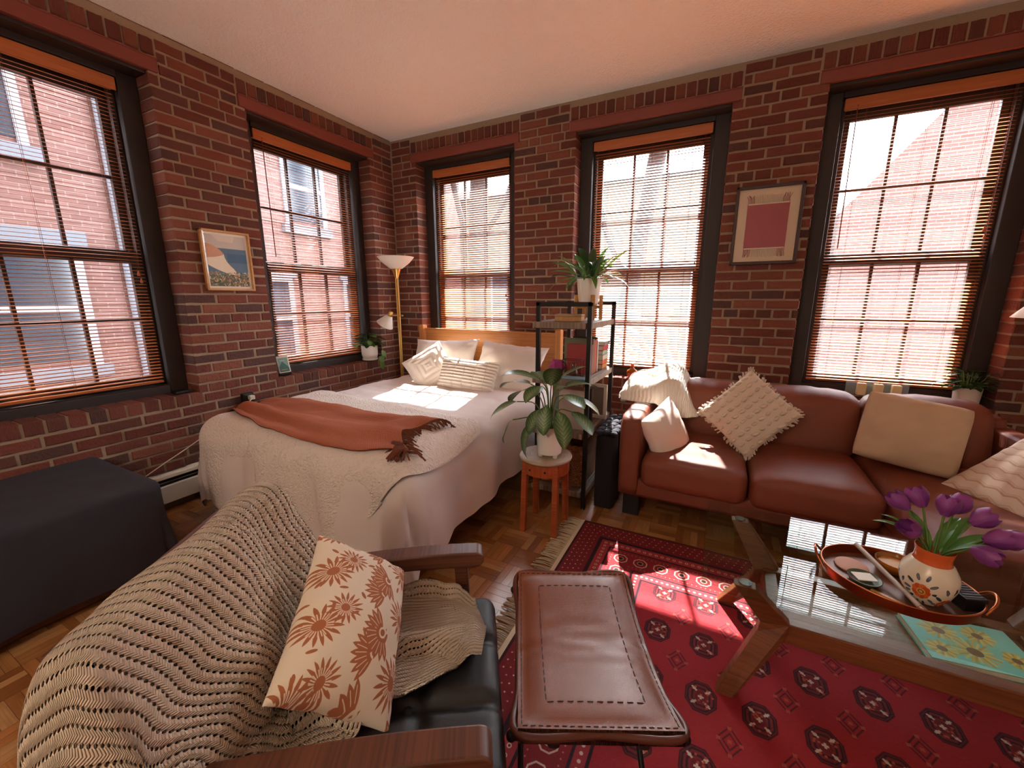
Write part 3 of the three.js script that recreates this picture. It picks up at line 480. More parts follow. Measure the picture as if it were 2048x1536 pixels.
// pillows on the sofa
{
  const flat = std('#b8977c', 0.95, { bumpMap: weave, bumpScale: 0.0008 });
  const plain = std('#d0b495', 0.95, { bumpMap: weave, bumpScale: 0.001 });
  pillowAt('sofa_pillow', 'plain beige square pillow on the sofa seat right of the tufted pillow', [4.11, 0.655, 0.705], [-0.3, -0.12, -0.13], 0.43, 0.38, 0.19, plain, { seed: 21, wr: 0.016, pinch: 0.03, k: 0.45, round: 0.06 });
  const tf = thing('tufted_pillow', 'cream tufted pillow standing on its corner on the sofa', 'pillow', [3.37, 0.445, 0.8]);
  const m = new THREE.Group(); // turned by its own parts below
  const T = new THREE.Matrix4().makeRotationFromEuler(new THREE.Euler(-0.42, 0, 0)).multiply(new THREE.Matrix4().makeRotationZ(0.83)), C = V(-0.01, 0.225, -0.09);
  const body = pillow(0.4, 0.38, 0.13, { seed: 31, wr: 0.006, pinch: 0.04 }).applyMatrix4(T).translate(C.x, C.y, C.z);
  const tufty = std('#e2d2bf', 0.95, { bumpMap: weave, bumpScale: 0.001 });
  mesh('cover', body, tufty, tf);
  const R = rng(88), tuft = smooth((() => { const g = new THREE.IcosahedronGeometry(0.012, 1), p = g.attributes.position; for (let i = 0; i < p.count; i++) { const k = 1 + 0.5 * nz(p.getX(i) * 140, p.getY(i) * 140, p.getZ(i) * 140); p.setXYZ(i, p.getX(i) * k * 1.5, p.getY(i) * k * 0.75, p.getZ(i) * k * 0.6); } return g; })());
  for (let j = 0; j < 8; j++) for (let i = 0; i < 8; i++) {
    const u = ((i + 0.5 + 0.25 * (j % 2)) / 8.3) * 2 - 1, v = ((j + 0.5) / 8) * 2 - 1, z = 0.065 * Math.pow((1 - u * u) * (1 - v * v), 0.42) + 0.003;
    const p = V(0.2 * u, 0.19 * v, z).applyMatrix4(T).add(C); const k = sub(tuft, tufty, 'tuft', tf, p.toArray()); k.setRotationFromMatrix(T); k.rotateZ(-0.4 + 0.5 * R()); k.scale.setScalar(0.8 + 0.4 * R());
  }
  const fr = []; for (let i = 0; i < 150; i++) { const s = i % 4, q = R() * 2 - 1, [u, v] = s === 0 ? [q, -1] : s === 1 ? [q, 1] : s === 2 ? [-1, q] : [1, q]; const a = V(0.195 * u * (Math.abs(u) === 1 ? 1 - 0.04 * (1 - v * v) : 1), 0.185 * v * (Math.abs(v) === 1 ? 1 - 0.04 * (1 - u * u) : 1), 0), b = a.clone().multiplyScalar(1.07 + 0.06 * R()).add(V(0.012 * (R() - 0.5), 0.012 * (R() - 0.5), 0.02 * (R() - 0.5))); a.applyMatrix4(T).add(C); b.applyMatrix4(T).add(C); fr.push(bar(a.toArray(), b.toArray(), 0.005, 5)); }
  mesh('fringe', fr, tufty, tf);
  const stripe = std('#ffffff', 0.95, { map: tex(128, 256, (u, v) => { const z = Math.abs(((u * 4) % 1) - 0.5) * 0.06, r = ((v + z) * 9) % 1; return mixc(hex('#e6d5c2'), hex('#c59a80'), r < 0.16 ? 0.75 : r < 0.26 ? 0.1 : r < 0.32 ? 0.5 : 0.08 * vf(u, v, 16, 3)); }, [0.3, 0.45]), bumpMap: weave, bumpScale: 0.001 });
  pillowAt('sofa_pillow', 'cream pillow with woven pattern lying on the chaise at the right edge', [4.475, 0.56, 0.99], [-0.95, -0.95, -0.15], 0.46, 0.44, 0.15, stripe, { seed: 41, wr: 0.006 });
  pillowAt('sofa_pillow', 'white pillow leaning against the left sofa arm below the gauze blanket', [2.915, 0.535, 0.9], [-0.35, 1.1, 0.3], 0.36, 0.34, 0.15, std('#e9d9ce', 0.9, { bumpMap: weave, bumpScale: 0.0008 }), { seed: 51, wr: 0.006 });
  // gauze blanket heaped over the arm and the back corner
  const gz = tex(128, 128, (u, v) => 0.5 + 0.5 * Math.sin(u * Math.PI * 12 + 2 * vf(u, v, 4, 3)) * (0.6 + 0.4 * vf(u, v, 8, 5)), [0.12, 0.12], false);
  const path = new THREE.CatmullRomCurve3([[2.625, 0.69], [2.59, 0.725], [2.6, 0.79], [2.68, 0.845], [2.78, 0.875], [2.87, 0.905], [2.94, 0.885], [2.985, 0.8], [3.03, 0.7], [3.06, 0.635]].map(([x, y]) => V(x, y, 0)), false, 'centripetal');
  const f = (u, v) => {   // folded thickly over the arm and the end of the back
    const t = Math.min(1, v / 0.6), k = Math.max(0, (v - 0.6) / 0.4), p = path.getPoint(u), w = 0.016 * Math.sin(u * 7 + t * 7 + 2 * nz(u * 3, v * 2)) + 0.022 * fb(u * 3.5, v * 2.2, 5), base = p.x < 2.8 ? 0.672 : lerp(0.672, 0.58, sstep(2.8, 2.9, p.x));
    const y = p.y + w - 0.05 * t * t - 0.04 * sstep(0.3, 0, t), yy = lerp(y, base, k * k * (3 - 2 * k) * 0.3 + 0.7 * k);
    return [p.x + 0.03 * k * (u - 0.35) + 0.012 * nz(v * 6, u * 5), Math.max(yy, Math.min(y, base)), lerp(0.3, 0.62, t) - 0.06 * u * u * t + 0.09 * Math.sqrt(k) + 0.02 * k * Math.sin(u * 16 + 1) + 0.03 * Math.sin(u * 5) * t];
  };
  const b = mesh('gauze_blanket', cloth(f, 90, 60, 0.012, [0.8, 0.75]), std('#efe9dc', 0.95, { bumpMap: gz, bumpScale: 0.004 })); b.userData = { label: 'crinkled white gauze blanket bunched over the left sofa arm', category: 'blanket' };
}
// ---------------------------------------------------------------- open shelf by the bed
{
  const t = thing('shelf_unit', 'black steel and wood open shelf between bed and sofa', 'shelf', [2.295, 0, 0.795]);
  const X0 = 2.115, X1 = 2.475, Z0 = 0.5, Z1 = 1.1, r = 0.0135;
  for (const z of [Z0, Z1]) part(t, 'frame', [bb(X0, X0 + 2 * r, 0, 1.337, z - r, z + r, 0.003), bb(X1 - 2 * r, X1, 0, 1.337, z - r, z + r, 0.003), bb(X0, X1, 1.31, 1.337, z - r, z + r, 0.003)], M.iron);
  for (const y of [1.195, 0.84, 0.5, 0.1]) { const s = part(t, 'board', bb(X0 - 0.02, X1 - 0.032, y - 0.02, y + 0.02, Z0 - 0.02, Z1 + 0.02, 0.004), M.plank); part(s, 'edge_bar', [bb(X1 - 0.032, X1 - 0.004, y - 0.02, y + 0.018, Z0, Z1, 0.003)], M.plank); }
  for (const [x, z] of [[X0 + r, Z0], [X1 - r, Z0], [X0 + r, Z1], [X1 - r, Z1]]) part(t, 'foot', cyl(0.014, 0.016, 0.01, [x, 0.005, z], 12), M.chrome);
}
// books: w across (x), h up, d thick (z)
function book(label, p, [w, h, d], cover, page = '#e4d8c4', e = [0, 0, 0], group) {
  const t = thing('book', label, 'book', p, 0, group); t.rotation.set(...e);
  const c = std(cover, 0.6), pg = std(page, 0.9);
  mesh('cover', [bx(w, h, 0.003, [0, h / 2, d / 2 - 0.0015], 0.001), bx(w, h, 0.003, [0, h / 2, -d / 2 + 0.0015], 0.001), bx(0.003, h, d, [w / 2 - 0.0015, h / 2, 0], 0.001)], c, t);
  mesh('pages', bx(w - 0.008, h - 0.01, d - 0.006, [-0.002, h / 2, 0], 0.001), pg, t);
  return t;
}
{
  const up = 0.861; let z = 0.905; const G = 'upright books on the second shelf board';
  for (const [lab, w, h, d, c] of [['red book standing in front of the upright books', 0.17, 0.2, 0.028, '#a33b3c'], ['grey-green book behind the red book', 0.2, 0.235, 0.03, '#6f7257'], ['orange-spined upright book', 0.16, 0.225, 0.03, '#c3502e'], ['vermilion upright book beside the orange one', 0.165, 0.23, 0.026, '#cf5b3c'], ['dark green upright book', 0.17, 0.24, 0.02, '#3b4335'], ['white-spined upright book', 0.16, 0.21, 0.022, '#d9d3c6']]) { z -= d / 2; book(lab + ' on the second shelf', [2.33 + (0.19 - w) / 2, up, z], [w, h, d], c, undefined, undefined, G); z -= d / 2 + 0.001; }
  let y = up; const G2 = 'books stacked flat on the second shelf board';
  for (const [lab, w, l, d, c] of [['yellow and orange', 0.2, 0.14, 0.035, '#d2833c'], ['orange-red', 0.2, 0.15, 0.03, '#cf6338'], ['white patterned', 0.205, 0.15, 0.035, '#d8d2c6'], ['mint green', 0.2, 0.15, 0.03, '#9fb6a0'], ['red-covered', 0.205, 0.15, 0.035, '#c23b3d'], ['grey', 0.22, 0.16, 0.025, '#8d8c86']]) { book(`${lab} book in the flat stack at the window end of the shelf`, [2.335, y + d / 2, 0.66], [w, l, d], c, '#efe6d6', [-Math.PI / 2, 0, 0], G2); y += d + 0.001; }
  // terrarium, bird, magazine
  const tr = thing('glass_terrarium', 'small magenta faceted terrarium on the second shelf', 'terrarium', [2.215, up, 0.98]);
  mesh('body', at(new THREE.IcosahedronGeometry(0.058, 0), [0, 0.052, 0]), phy({ color: '#c24f9a', roughness: 0.15, transmission: 0.35, thickness: 0 }), tr);
  mesh('base', cyl(0.04, 0.045, 0.012, [0, 0.006, 0], 6), M.copper, tr);
  const fr = thing('wire_frame', 'thin black wire cube ornament beside the terrarium', 'ornament', [2.33, up, 1.0]);
  const s = 0.062, e = []; for (const a of [-1, 1]) for (const b of [-1, 1]) e.push(bar([a * s, 0, b * 0.03], [a * s, 0.11, b * 0.03], 0.0018, 5), bar([-s, a < 0 ? 0.002 : 0.11, b * 0.03], [s, a < 0 ? 0.002 : 0.11, b * 0.03], 0.0018, 5), bar([a * s, b < 0 ? 0.002 : 0.11, -0.03], [a * s, b < 0 ? 0.002 : 0.11, 0.03], 0.0018, 5));
  mesh('wires', e, M.black, fr);
  const bd = thing('bird_figurine', 'brown wooden bird figurine inside the wire cube', 'figurine', [2.335, up, 1.0]);
  mesh('body', lathe([[0, 0], [0.022, 0.002], [0.028, 0.025], [0.022, 0.05], [0.014, 0.062], [0.017, 0.075], [0.012, 0.088], [0, 0.092]], [0, 0, 0], 16), M.walnut, bd); mesh('beak', at(new THREE.ConeGeometry(0.005, 0.016, 8), [0, 0.076, 0.022], [Math.PI / 2, 0, 0]), M.pine, bd);
  const mg = thing('magazine', 'blue-covered magazine lying at the front of the second shelf', 'magazine', [2.36, up, 1.07]); mesh('cover', bx(0.17, 0.004, 0.075, [0, 0.002, 0], 0.001), std('#5c93b4', 0.4), mg); mesh('pages', bx(0.166, 0.005, 0.072, [0, 0.0065, 0], 0.001), std('#87a9bf', 0.5), mg);
  // third board
  const y3 = 0.521, G3 = 'magazines on the third shelf board';
  [['pale grey', 2.36, 1.04, 0.2, 0.26, '#c9bdb4'], ['slate blue', 2.33, 1.025, 0.22, 0.235, '#7b8a92'], ['purple', 2.345, 1.0, 0.2, 0.22, '#7a4d77'], ['dusty pink', 2.3, 0.98, 0.22, 0.27, '#b77a6c'], ['black', 2.345, 0.93, 0.2, 0.25, '#2a2423'], ['brown', 2.345, 0.905, 0.2, 0.25, '#5a4032']].forEach(([c, x, z, w, h, col]) => book(`${c} upright magazine on the third shelf`, [x, y3, z], [w, h, 0.012], col, undefined, [0.03, 0, 0], G3));
  const pf = thing('picture_frame', 'cream picture frame standing at the window end of the third shelf', 'picture frame', [2.4, y3, 0.72], -0.15);
  mesh('frame', [bx(0.2, 0.025, 0.018, [0, 0.0125, 0]), bx(0.2, 0.025, 0.018, [0, 0.2375, 0]), bx(0.025, 0.25, 0.018, [-0.0875, 0.125, 0]), bx(0.025, 0.25, 0.018, [0.0875, 0.125, 0])], std('#e6ddcc', 0.5), pf); mesh('photo', bx(0.152, 0.202, 0.006, [0, 0.125, -0.002], 0), std('#8b7a68', 0.5), pf);
  const ms = thing('dark_bowl', 'small round black bowl at the back corner of the third shelf', 'bowl', [2.4, y3, 0.58]); mesh('shell', lathe([[0, 0], [0.022, 0.001], [0.038, 0.02], [0.042, 0.04], [0.039, 0.04], [0.034, 0.02], [0, 0.006]], [0, 0, 0], 20), M.black, ms);
  // basket
  const wk = tex(128, 128, (u, v) => { const r = Math.floor(v * 12), a = Math.sin((u * 8 + (r % 2) * 0.5) * Math.PI * 2), f = v * 12 - r; return clamp(Math.sin(f * Math.PI) * (0.55 + 0.45 * a), 0, 1); }, [0.16, 0.16], false);
  const bk = thing('wicker_basket', 'brown woven wicker basket on the lowest shelf', 'basket', [2.28, 0.121, 0.86]);
  const wm = std('#a06a45', 0.85, { bumpMap: wk, bumpScale: 0.008 }), prof = (w, d, h, th) => [bx(w, h, th, [0, h / 2, d / 2], 0.006), bx(w, h, th, [0, h / 2, -d / 2], 0.006), bx(th, h, d, [w / 2, h / 2, 0], 0.006), bx(th, h, d, [-w / 2, h / 2, 0], 0.006), bx(w, 0.01, d, [0, 0.005, 0], 0.003)];
  mesh('body', prof(0.29, 0.38, 0.27, 0.014), wm, bk); mesh('rim', [bx(0.31, 0.02, 0.02, [0, 0.275, 0.19], 0.008), bx(0.31, 0.02, 0.02, [0, 0.275, -0.19], 0.008), bx(0.02, 0.02, 0.4, [0.145, 0.275, 0], 0.008), bx(0.02, 0.02, 0.4, [-0.145, 0.275, 0], 0.008)], wm, bk);
  // top board
  const box = thing('wooden_box', 'small pale wooden box on the top shelf', 'box', [2.3, 1.216, 1.0], 0.1); mesh('body', bx(0.17, 0.03, 0.1, [0, 0.015, 0], 0.003), M.pine, box); mesh('lid', bx(0.174, 0.014, 0.104, [0, 0.037, 0], 0.003), woodMat('#b99672', '#9a774f', [0.4, 0.2], 12, 0.6), box);
}
// black quilted laundry hamper beside the sofa
{
  const t = thing('laundry_hamper', 'black cloth hamper with a braided quilt on top, between shelf and sofa', 'hamper', [2.575, 0, 0.82]);
  mesh('body', puffAt(0.125, 0.5, 0.44, 0.02, [0, 0.25, 0], 10, (q) => { q.x += 0.006 * Math.sin(q.z * 50); }), M.blackCloth, t);
  const g = []; for (let j = 0; j < 3; j++) for (let i = 0; i < 11; i++) g.push(ball(0.026, [-0.045 + j * 0.045, 0.515 + 0.006 * ((i + j) % 2), -0.2 + i * 0.04], [1.0, 0.7, 1.1], 8));
  mesh('quilt', g, std('#2c2a33', 0.9), t);
}
// ---------------------------------------------------------------- plants
function plantLeaf(t, geo, mat, p, yaw, pitch, s = 1, roll = 0) { const m = sub(geo, mat, 'leaf', t, p); m.rotation.set(-pitch, yaw, roll, 'YXZ'); m.scale.setScalar(s); return m; }
const aglo = tex(128, 256, (u, v) => { const c = Math.abs(u - 0.5) * 2, rib = Math.abs(((v * 9 + c * 2.2) % 1) - 0.5) * 2, k = clamp(0.9 - c * 1.1 + 0.6 * (rib - 0.5), 0, 1) * sstep(1, 0.7, c); return mixc(hex('#3a5a2c'), hex('#a9b98e'), k * (0.5 + 0.5 * vf(u, v, 16, 3))); });
{
  // peace lily on the shelf
  const p = thing('planter_pot', 'white pot in a wooden stand on the top shelf', 'plant pot', [2.345, 1.216, 0.75]);
  mesh('pot', lathe([[0, 0.1], [0.06, 0.1], [0.068, 0.12], [0.083, 0.27], [0.077, 0.27], [0.068, 0.24], [0, 0.235]], [0, 0, 0], 36), M.ceramic, p);
  mesh('soil', cyl(0.072, 0.072, 0.004, [0, 0.242, 0], 20), M.soil, p);
  for (let i = 0; i < 4; i++) { const a = 0.6 + (i * Math.PI) / 2; mesh('stand_leg', bx(0.02, 0.165, 0.026, [Math.cos(a) * 0.088, 0.0825, -Math.sin(a) * 0.088], 0.003, [0, a, 0]), M.pine, p); }
  mesh('stand_ring', [bx(0.15, 0.02, 0.018, [0, 0.085, 0], 0.003, [0, 0.6, 0]), bx(0.15, 0.02, 0.018, [0, 0.085, 0], 0.003, [0, 0.6 + Math.PI / 2, 0])], M.pine, p);
  const t = thing('peace_lily', 'leafy green plant with long pointed leaves in the white pot on the shelf', 'plant', [2.345, 1.458, 0.75]);
  const R = rng(5), g = [leafGeo(0.2, 0.05, 0.1, 0.3), leafGeo(0.23, 0.055, 0.05, 0.35), leafGeo(0.17, 0.045, 0.12, 0.3)];
  for (let i = 0; i < 34; i++) { const yaw = i * 2.4, up = i < 8 ? 1.15 : i < 20 ? 0.75 : 0.3, L = 0.03 + 0.06 * R(), h = 0.02 + (i < 20 ? 0.06 : 0.02) * R(); const q = [Math.sin(yaw) * L, h, Math.cos(yaw) * L]; mesh('stalk', bar([q[0] * 0.3, -0.005, q[2] * 0.3], q, 0.002, 5), M.stem, t); plantLeaf(t, g[i % 3], i % 4 ? M.leaf : M.leafDark, q, yaw, up + 0.25 * (R() - 0.5), 0.75 + 0.45 * R()); }
}
{
  // stool and aglaonema
  const s = thing('wooden_stool', 'small reddish wooden stool holding the broad-leaved plant', 'stool', [2.307, 0, 1.385], 0.06);
  mesh('seat', [at(smooth(new THREE.CylinderGeometry(0.15, 0.15, 0.022, 40, 1)), [0, 0.449, 0])].concat([lathe([[0.13, 0.438], [0.152, 0.44], [0.155, 0.45], [0.15, 0.46], [0.0, 0.4605]], [0, 0, 0], 40)]), woodMat('#c7b6a4', '#9a7c62', [0.3, 0.2], 14, 0.5), s);
  mesh('apron', lathe([[0.128, 0.365], [0.14, 0.365], [0.14, 0.439], [0.128, 0.439], [0.128, 0.365]], [0, 0, 0], 40), M.cherry, s);
  for (const [a, b] of [[-1, 1], [1, 1], [1, -1], [-1, -1]]) mesh('leg', beam([a * 0.092, 0.438, b * 0.092], [a * 0.098, 0.0, b * 0.112], 0.034, 0.034, 0.004), M.cherry, s);
  mesh('dowel', [cyl(0.006, 0.006, 0.004, [0.04, 0.4, 0.134], 8, [Math.PI / 2, 0, 0]), cyl(0.006, 0.006, 0.004, [-0.05, 0.4, 0.131], 8, [Math.PI / 2, 0, 0])], M.black, s);
  const p = thing('planter_pot', 'white footed pot on the wooden stool', 'plant pot', [2.335, 0.461, 1.4]);
  mesh('pot', lathe([[0, 0.02], [0.066, 0.02], [0.07, 0.025], [0.078, 0.185], [0.072, 0.185], [0.067, 0.16], [0, 0.155]], [0, 0, 0], 36), M.ceramic, p);
  for (let i = 0; i < 3; i++) { const a = 0.5 + i * 2.1; mesh('foot', cyl(0.018, 0.013, 0.024, [Math.cos(a) * 0.052, 0.012, Math.sin(a) * 0.052], 12), M.ceramic, p); }
  mesh('soil', cyl(0.066, 0.066, 0.004, [0, 0.16, 0], 20), M.soil, p);
  const t = thing('broad_leaved_plant', 'drooping dark green plant with silvery veined leaves in the pot on the stool', 'plant', [2.335, 0.62, 1.4]);
  const lm = phy({ map: aglo, roughness: 0.35, transmission: 0.08, thickness: 0, side: THREE.DoubleSide }), R = rng(71), G = [leafGeo(0.17, 0.1, 0.05, 0.16, 9), leafGeo(0.2, 0.11, 0.08, 0.14, 9), leafGeo(0.15, 0.095, 0.03, 0.18, 9)];
  const spots = [[-1.2, 0.19, 0.16, -0.35], [-1.7, 0.13, 0.25, 0.15], [-0.5, 0.07, 0.13, -0.85], [0.1, 0.075, 0.16, -0.95], [0.75, 0.12, 0.14, -0.75], [1.35, 0.14, 0.13, -0.5], [1.8, 0.13, 0.2, -0.35], [2.5, 0.1, 0.24, 0.2], [-2.4, 0.1, 0.26, 0.35], [0.5, 0.03, 0.26, 1.0], [-0.9, 0.05, 0.28, 0.55], [1.15, 0.1, 0.22, -0.1], [-1.35, 0.22, 0.04, -0.95], [-0.75, 0.12, 0.05, -1.1], [3.1, 0.08, 0.22, 0.1], [-0.2, 0.09, 0.27, -0.15], [-1.95, 0.19, 0.2, -0.25], [2.1, 0.06, 0.3, 0.6]];
  spots.forEach(([yaw, r, h, up], i) => { const q = [Math.sin(yaw) * r, h, Math.cos(yaw) * r]; mesh('stalk', tube([[0.1 * q[0], -0.01, 0.1 * q[2]], [0.45 * q[0], h * 0.75 + 0.03, 0.45 * q[2]], q], 0.0035, 10, 5), M.stem, t); plantLeaf(t, G[i % 3], lm, q, yaw, up, 0.9 + 0.25 * R(), 0.3 * (R() - 0.5)); });
}
{
  // trailing pothos on the left sill
  const p = thing('planter_pot', 'white cylindrical pot on the left window sill', 'plant pot', [-0.045, SL + 0.001, 0.435]);
  mesh('saucer', lathe([[0, 0], [0.074, 0], [0.078, 0.018], [0.07, 0.018], [0, 0.014]], [0, 0, 0], 32), M.ceramic, p);
  mesh('pot', lathe([[0, 0.014], [0.07, 0.016], [0.08, 0.06], [0.082, 0.15], [0.076, 0.15], [0.074, 0.13], [0, 0.125]], [0, 0, 0], 32), M.ceramic, p);
  mesh('soil', cyl(0.073, 0.073, 0.004, [0, 0.13, 0], 20), M.soil, p);
  const t = thing('trailing_plant', 'trailing heart-leaved plant in the pot on the left window sill', 'plant', [-0.045, SL + 0.135, 0.435]), R = rng(15), g = leafGeo(0.075, 0.055, 0.02, 0.15, 6, 0.25);
  for (let i = 0; i < 46; i++) { const yaw = i * 2.39996, r = 0.03 + 0.075 * R(), h = 0.02 + 0.16 * R() * (1.2 - r * 8), q = [Math.sin(yaw) * r, Math.max(0.01, h), Math.cos(yaw) * r]; mesh('stalk', bar([q[0] * 0.3, 0, q[2] * 0.3], q, 0.0015, 4), M.stem, t); plantLeaf(t, g, i % 3 ? M.leafDark : M.leaf, q, yaw + R() - 0.5, 0.5 * (R() - 0.6), 0.8 + 0.5 * R(), 0.6 * (R() - 0.5)); }
  const vine = [[0.06, 0.0, -0.05], [0.1, 0.03, -0.06], [0.125, -0.04, -0.05], [0.13, -0.14, -0.02]]; mesh('vine', tube(vine, 0.002, 12, 5), M.stem, t);
  [[0.125, -0.03, -0.05, 1.6], [0.13, -0.08, -0.04, 0.4], [0.13, -0.14, -0.02, 1.4]].forEach(([x, y, z, a]) => plantLeaf(t, g, M.leaf, [x, y, z], a, -1.1, 1.15));
  mesh('vine', tube([[0.02, 0.02, 0.06], [0.03, 0.06, 0.12], [0.04, 0.05, 0.17]], 0.002, 8, 5), M.stem, t); plantLeaf(t, g, M.leaf, [0.04, 0.05, 0.17], 0.4, -0.1, 1.2);
}
{
  // plant on the right sill
  const p = thing('planter_pot', 'speckled white pot on the window sill behind the sofa', 'plant pot', [4.6, SB + 0.001, -0.065]);
  mesh('pot', lathe([[0, 0], [0.056, 0], [0.06, 0.005], [0.066, 0.11], [0.061, 0.11], [0.058, 0.095], [0, 0.09]], [0, 0, 0], 32), std('#d9d0c4', 0.6, { bumpMap: grit, bumpScale: 0.001 }), p);
  const t = thing('bushy_plant', 'dark bushy plant in the pot behind the sofa', 'plant', [4.6, SB + 0.095, -0.065]), R = rng(19), g = leafGeo(0.06, 0.036, 0.015, 0.2, 6, 0.3);
  for (let i = 0; i < 60; i++) { const yaw = i * 2.4, r = 0.02 + 0.085 * R(), q = [Math.sin(yaw) * r, 0.02 + 0.1 * R(), Math.cos(yaw) * r * 0.75 + 0.015]; mesh('stalk', bar([q[0] * 0.3, 0, q[2] * 0.3], q, 0.0015, 4), M.stem, t); plantLeaf(t, g, M.leafDark, q, yaw, 0.6 * (R() - 0.3), 0.8 + 0.5 * R()); }
}
{
  // amber bud vase with eucalyptus
  const v = thing('bud_vase', 'small amber glass bud vase on the window sill', 'vase', [2.515, SB + 0.001, -0.06]);
  mesh('glass', lathe([[0, 0.002], [0.03, 0.002], [0.046, 0.02], [0.05, 0.04], [0.04, 0.062], [0.016, 0.076], [0.014, 0.11], [0.02, 0.118], [0.017, 0.118], [0.011, 0.11], [0.012, 0.076], [0.036, 0.06], [0.045, 0.04], [0.041, 0.022], [0, 0.008]], [0, 0, 0], 32), phy({ color: '#d98a2b', roughness: 0.05, transmission: 0.75, thickness: 0, ior: 1.45 }), v);
  const R = rng(3), lg = leafGeo(0.022, 0.016, 0.002, 0.1, 4, 0.2), mt = phy({ color: '#8fa07e', roughness: 0.6, transmission: 0.2, thickness: 0, side: THREE.DoubleSide });
  [['tall eucalyptus sprig leaning left in the amber vase', [[0, 0.02, 0], [-0.02, 0.13, 0], [-0.06, 0.2, 0.01], [-0.12, 0.27, 0.01]]], ['upright eucalyptus sprig in the amber vase', [[0, 0.02, 0], [0.01, 0.14, 0], [0.04, 0.22, 0.01], [0.085, 0.31, 0.02]]], ['eucalyptus sprig bending right in the amber vase', [[0, 0.02, 0], [0.015, 0.12, 0.01], [0.08, 0.16, 0.02], [0.18, 0.175, 0.03]]], ['short eucalyptus sprig bending left in the amber vase', [[0, 0.02, 0], [-0.02, 0.12, 0.01], [-0.08, 0.16, 0.02], [-0.14, 0.17, 0.02]]]].forEach(([lab, pts]) => {
    const t = thing('eucalyptus_sprig', lab, 'sprig', [2.515, SB + 0.005, -0.06]), c = new THREE.CatmullRomCurve3(pts.map((q) => V(...q))); mesh('stem', tube(pts, 0.0012, 14, 4), M.stem, t);
    for (let k = 4; k < 20; k++) { const q = c.getPoint(k / 19); plantLeaf(t, lg, mt, q.toArray(), k * 1.9 + R(), 0.5 * R(), 0.7 + 0.6 * R()); }
  });
}
// ---------------------------------------------------------------- coffee table
{
  const t = thing('coffee_table', 'glass-topped coffee table with boomerang wooden legs on the red rug', 'table', [3.78, 0, 1.895]);
  const X0 = 3.18, X1 = 4.38, Z0 = 1.59, Z1 = 2.2, r = 0.035, s = new THREE.Shape();
  s.moveTo(X0 + r, Z0); s.lineTo(X1 - r, Z0); s.quadraticCurveTo(X1, Z0, X1, Z0 + r); s.lineTo(X1, Z1 - r); s.quadraticCurveTo(X1, Z1, X1 - r, Z1); s.lineTo(X0 + r, Z1); s.quadraticCurveTo(X0, Z1, X0, Z1 - r); s.lineTo(X0, Z0 + r); s.quadraticCurveTo(X0, Z0, X0 + r, Z0);
  const g = new THREE.ExtrudeGeometry(s, { depth: 0.008, bevelEnabled: true, bevelThickness: 0.001, bevelSize: 0.001, bevelSegments: 1, curveSegments: 8 }); g.rotateX(Math.PI / 2); g.translate(0, 0.452, 0);
  part(t, 'glass_top', g, phy({ color: '#eef6f2', roughness: 0, transmission: 1, thickness: 0, ior: 1.5, specularIntensity: 0.35 }));
  const leg = (m, zt, ze, zf) => {   // boomerang in the plane from pad to elbow to foot, m mirrors it to the other end
    const px = (x) => (m ? X0 + X1 - x : x), sh = new THREE.Shape([[0.1, 0.432], [0.155, 0.432], [0.27, 0.29], [0.262, 0.225], [0.13, 0.0], [0.083, 0.0], [0.19, 0.235], [0.195, 0.27]].map((q) => new THREE.Vector2(...q)));
    const e = new THREE.ExtrudeGeometry(sh, { depth: 0.034, bevelEnabled: true, bevelThickness: 0.004, bevelSize: 0.004, bevelSegments: 2 }); e.translate(0, 0, -0.017); const p = e.attributes.position;
    for (let i = 0; i < p.count; i++) { const y = p.getY(i), k = y > 0.26 ? lerp(ze, zt, (y - 0.26) / 0.17) : lerp(zf, ze, y / 0.26); p.setXYZ(i, px(X0 + p.getX(i) - 0.0), y, k + p.getZ(i)); }
    e.computeVertexNormals(); const l = part(t, 'leg', boxUV(e), M.teak);
    part(l, 'glass_pad', cyl(0.02, 0.02, 0.008, [px(3.307), 0.437, zt], 16), M.chrome);
  };
  for (const m of [0, 1]) { leg(m, 2.11, 2.03, 2.11); leg(m, 1.67, 1.73, 1.62); }
  part(t, 'rail', bb(3.4, 4.16, 0.21, 0.285, 2.005, 2.05, 0.005), M.teak); part(t, 'rail', bb(3.4, 4.16, 0.21, 0.285, 1.71, 1.755, 0.005), M.teak);
  part(t, 'cross_rail', bb(3.4, 3.445, 0.225, 0.28, 1.755, 2.005, 0.004), M.teak); part(t, 'cross_rail', bb(4.115, 4.16, 0.225, 0.28, 1.755, 2.005, 0.004), M.teak);
  part(t, 'lower_shelf', bb(3.44, 4.12, 0.24, 0.256, 1.75, 2.01, 0.002), woodMat('#8d5e3a', '#6b4225', [0.6, 0.2], 16, 0.45));
  t.position.y = 0.0095;   // stands on the rug
}
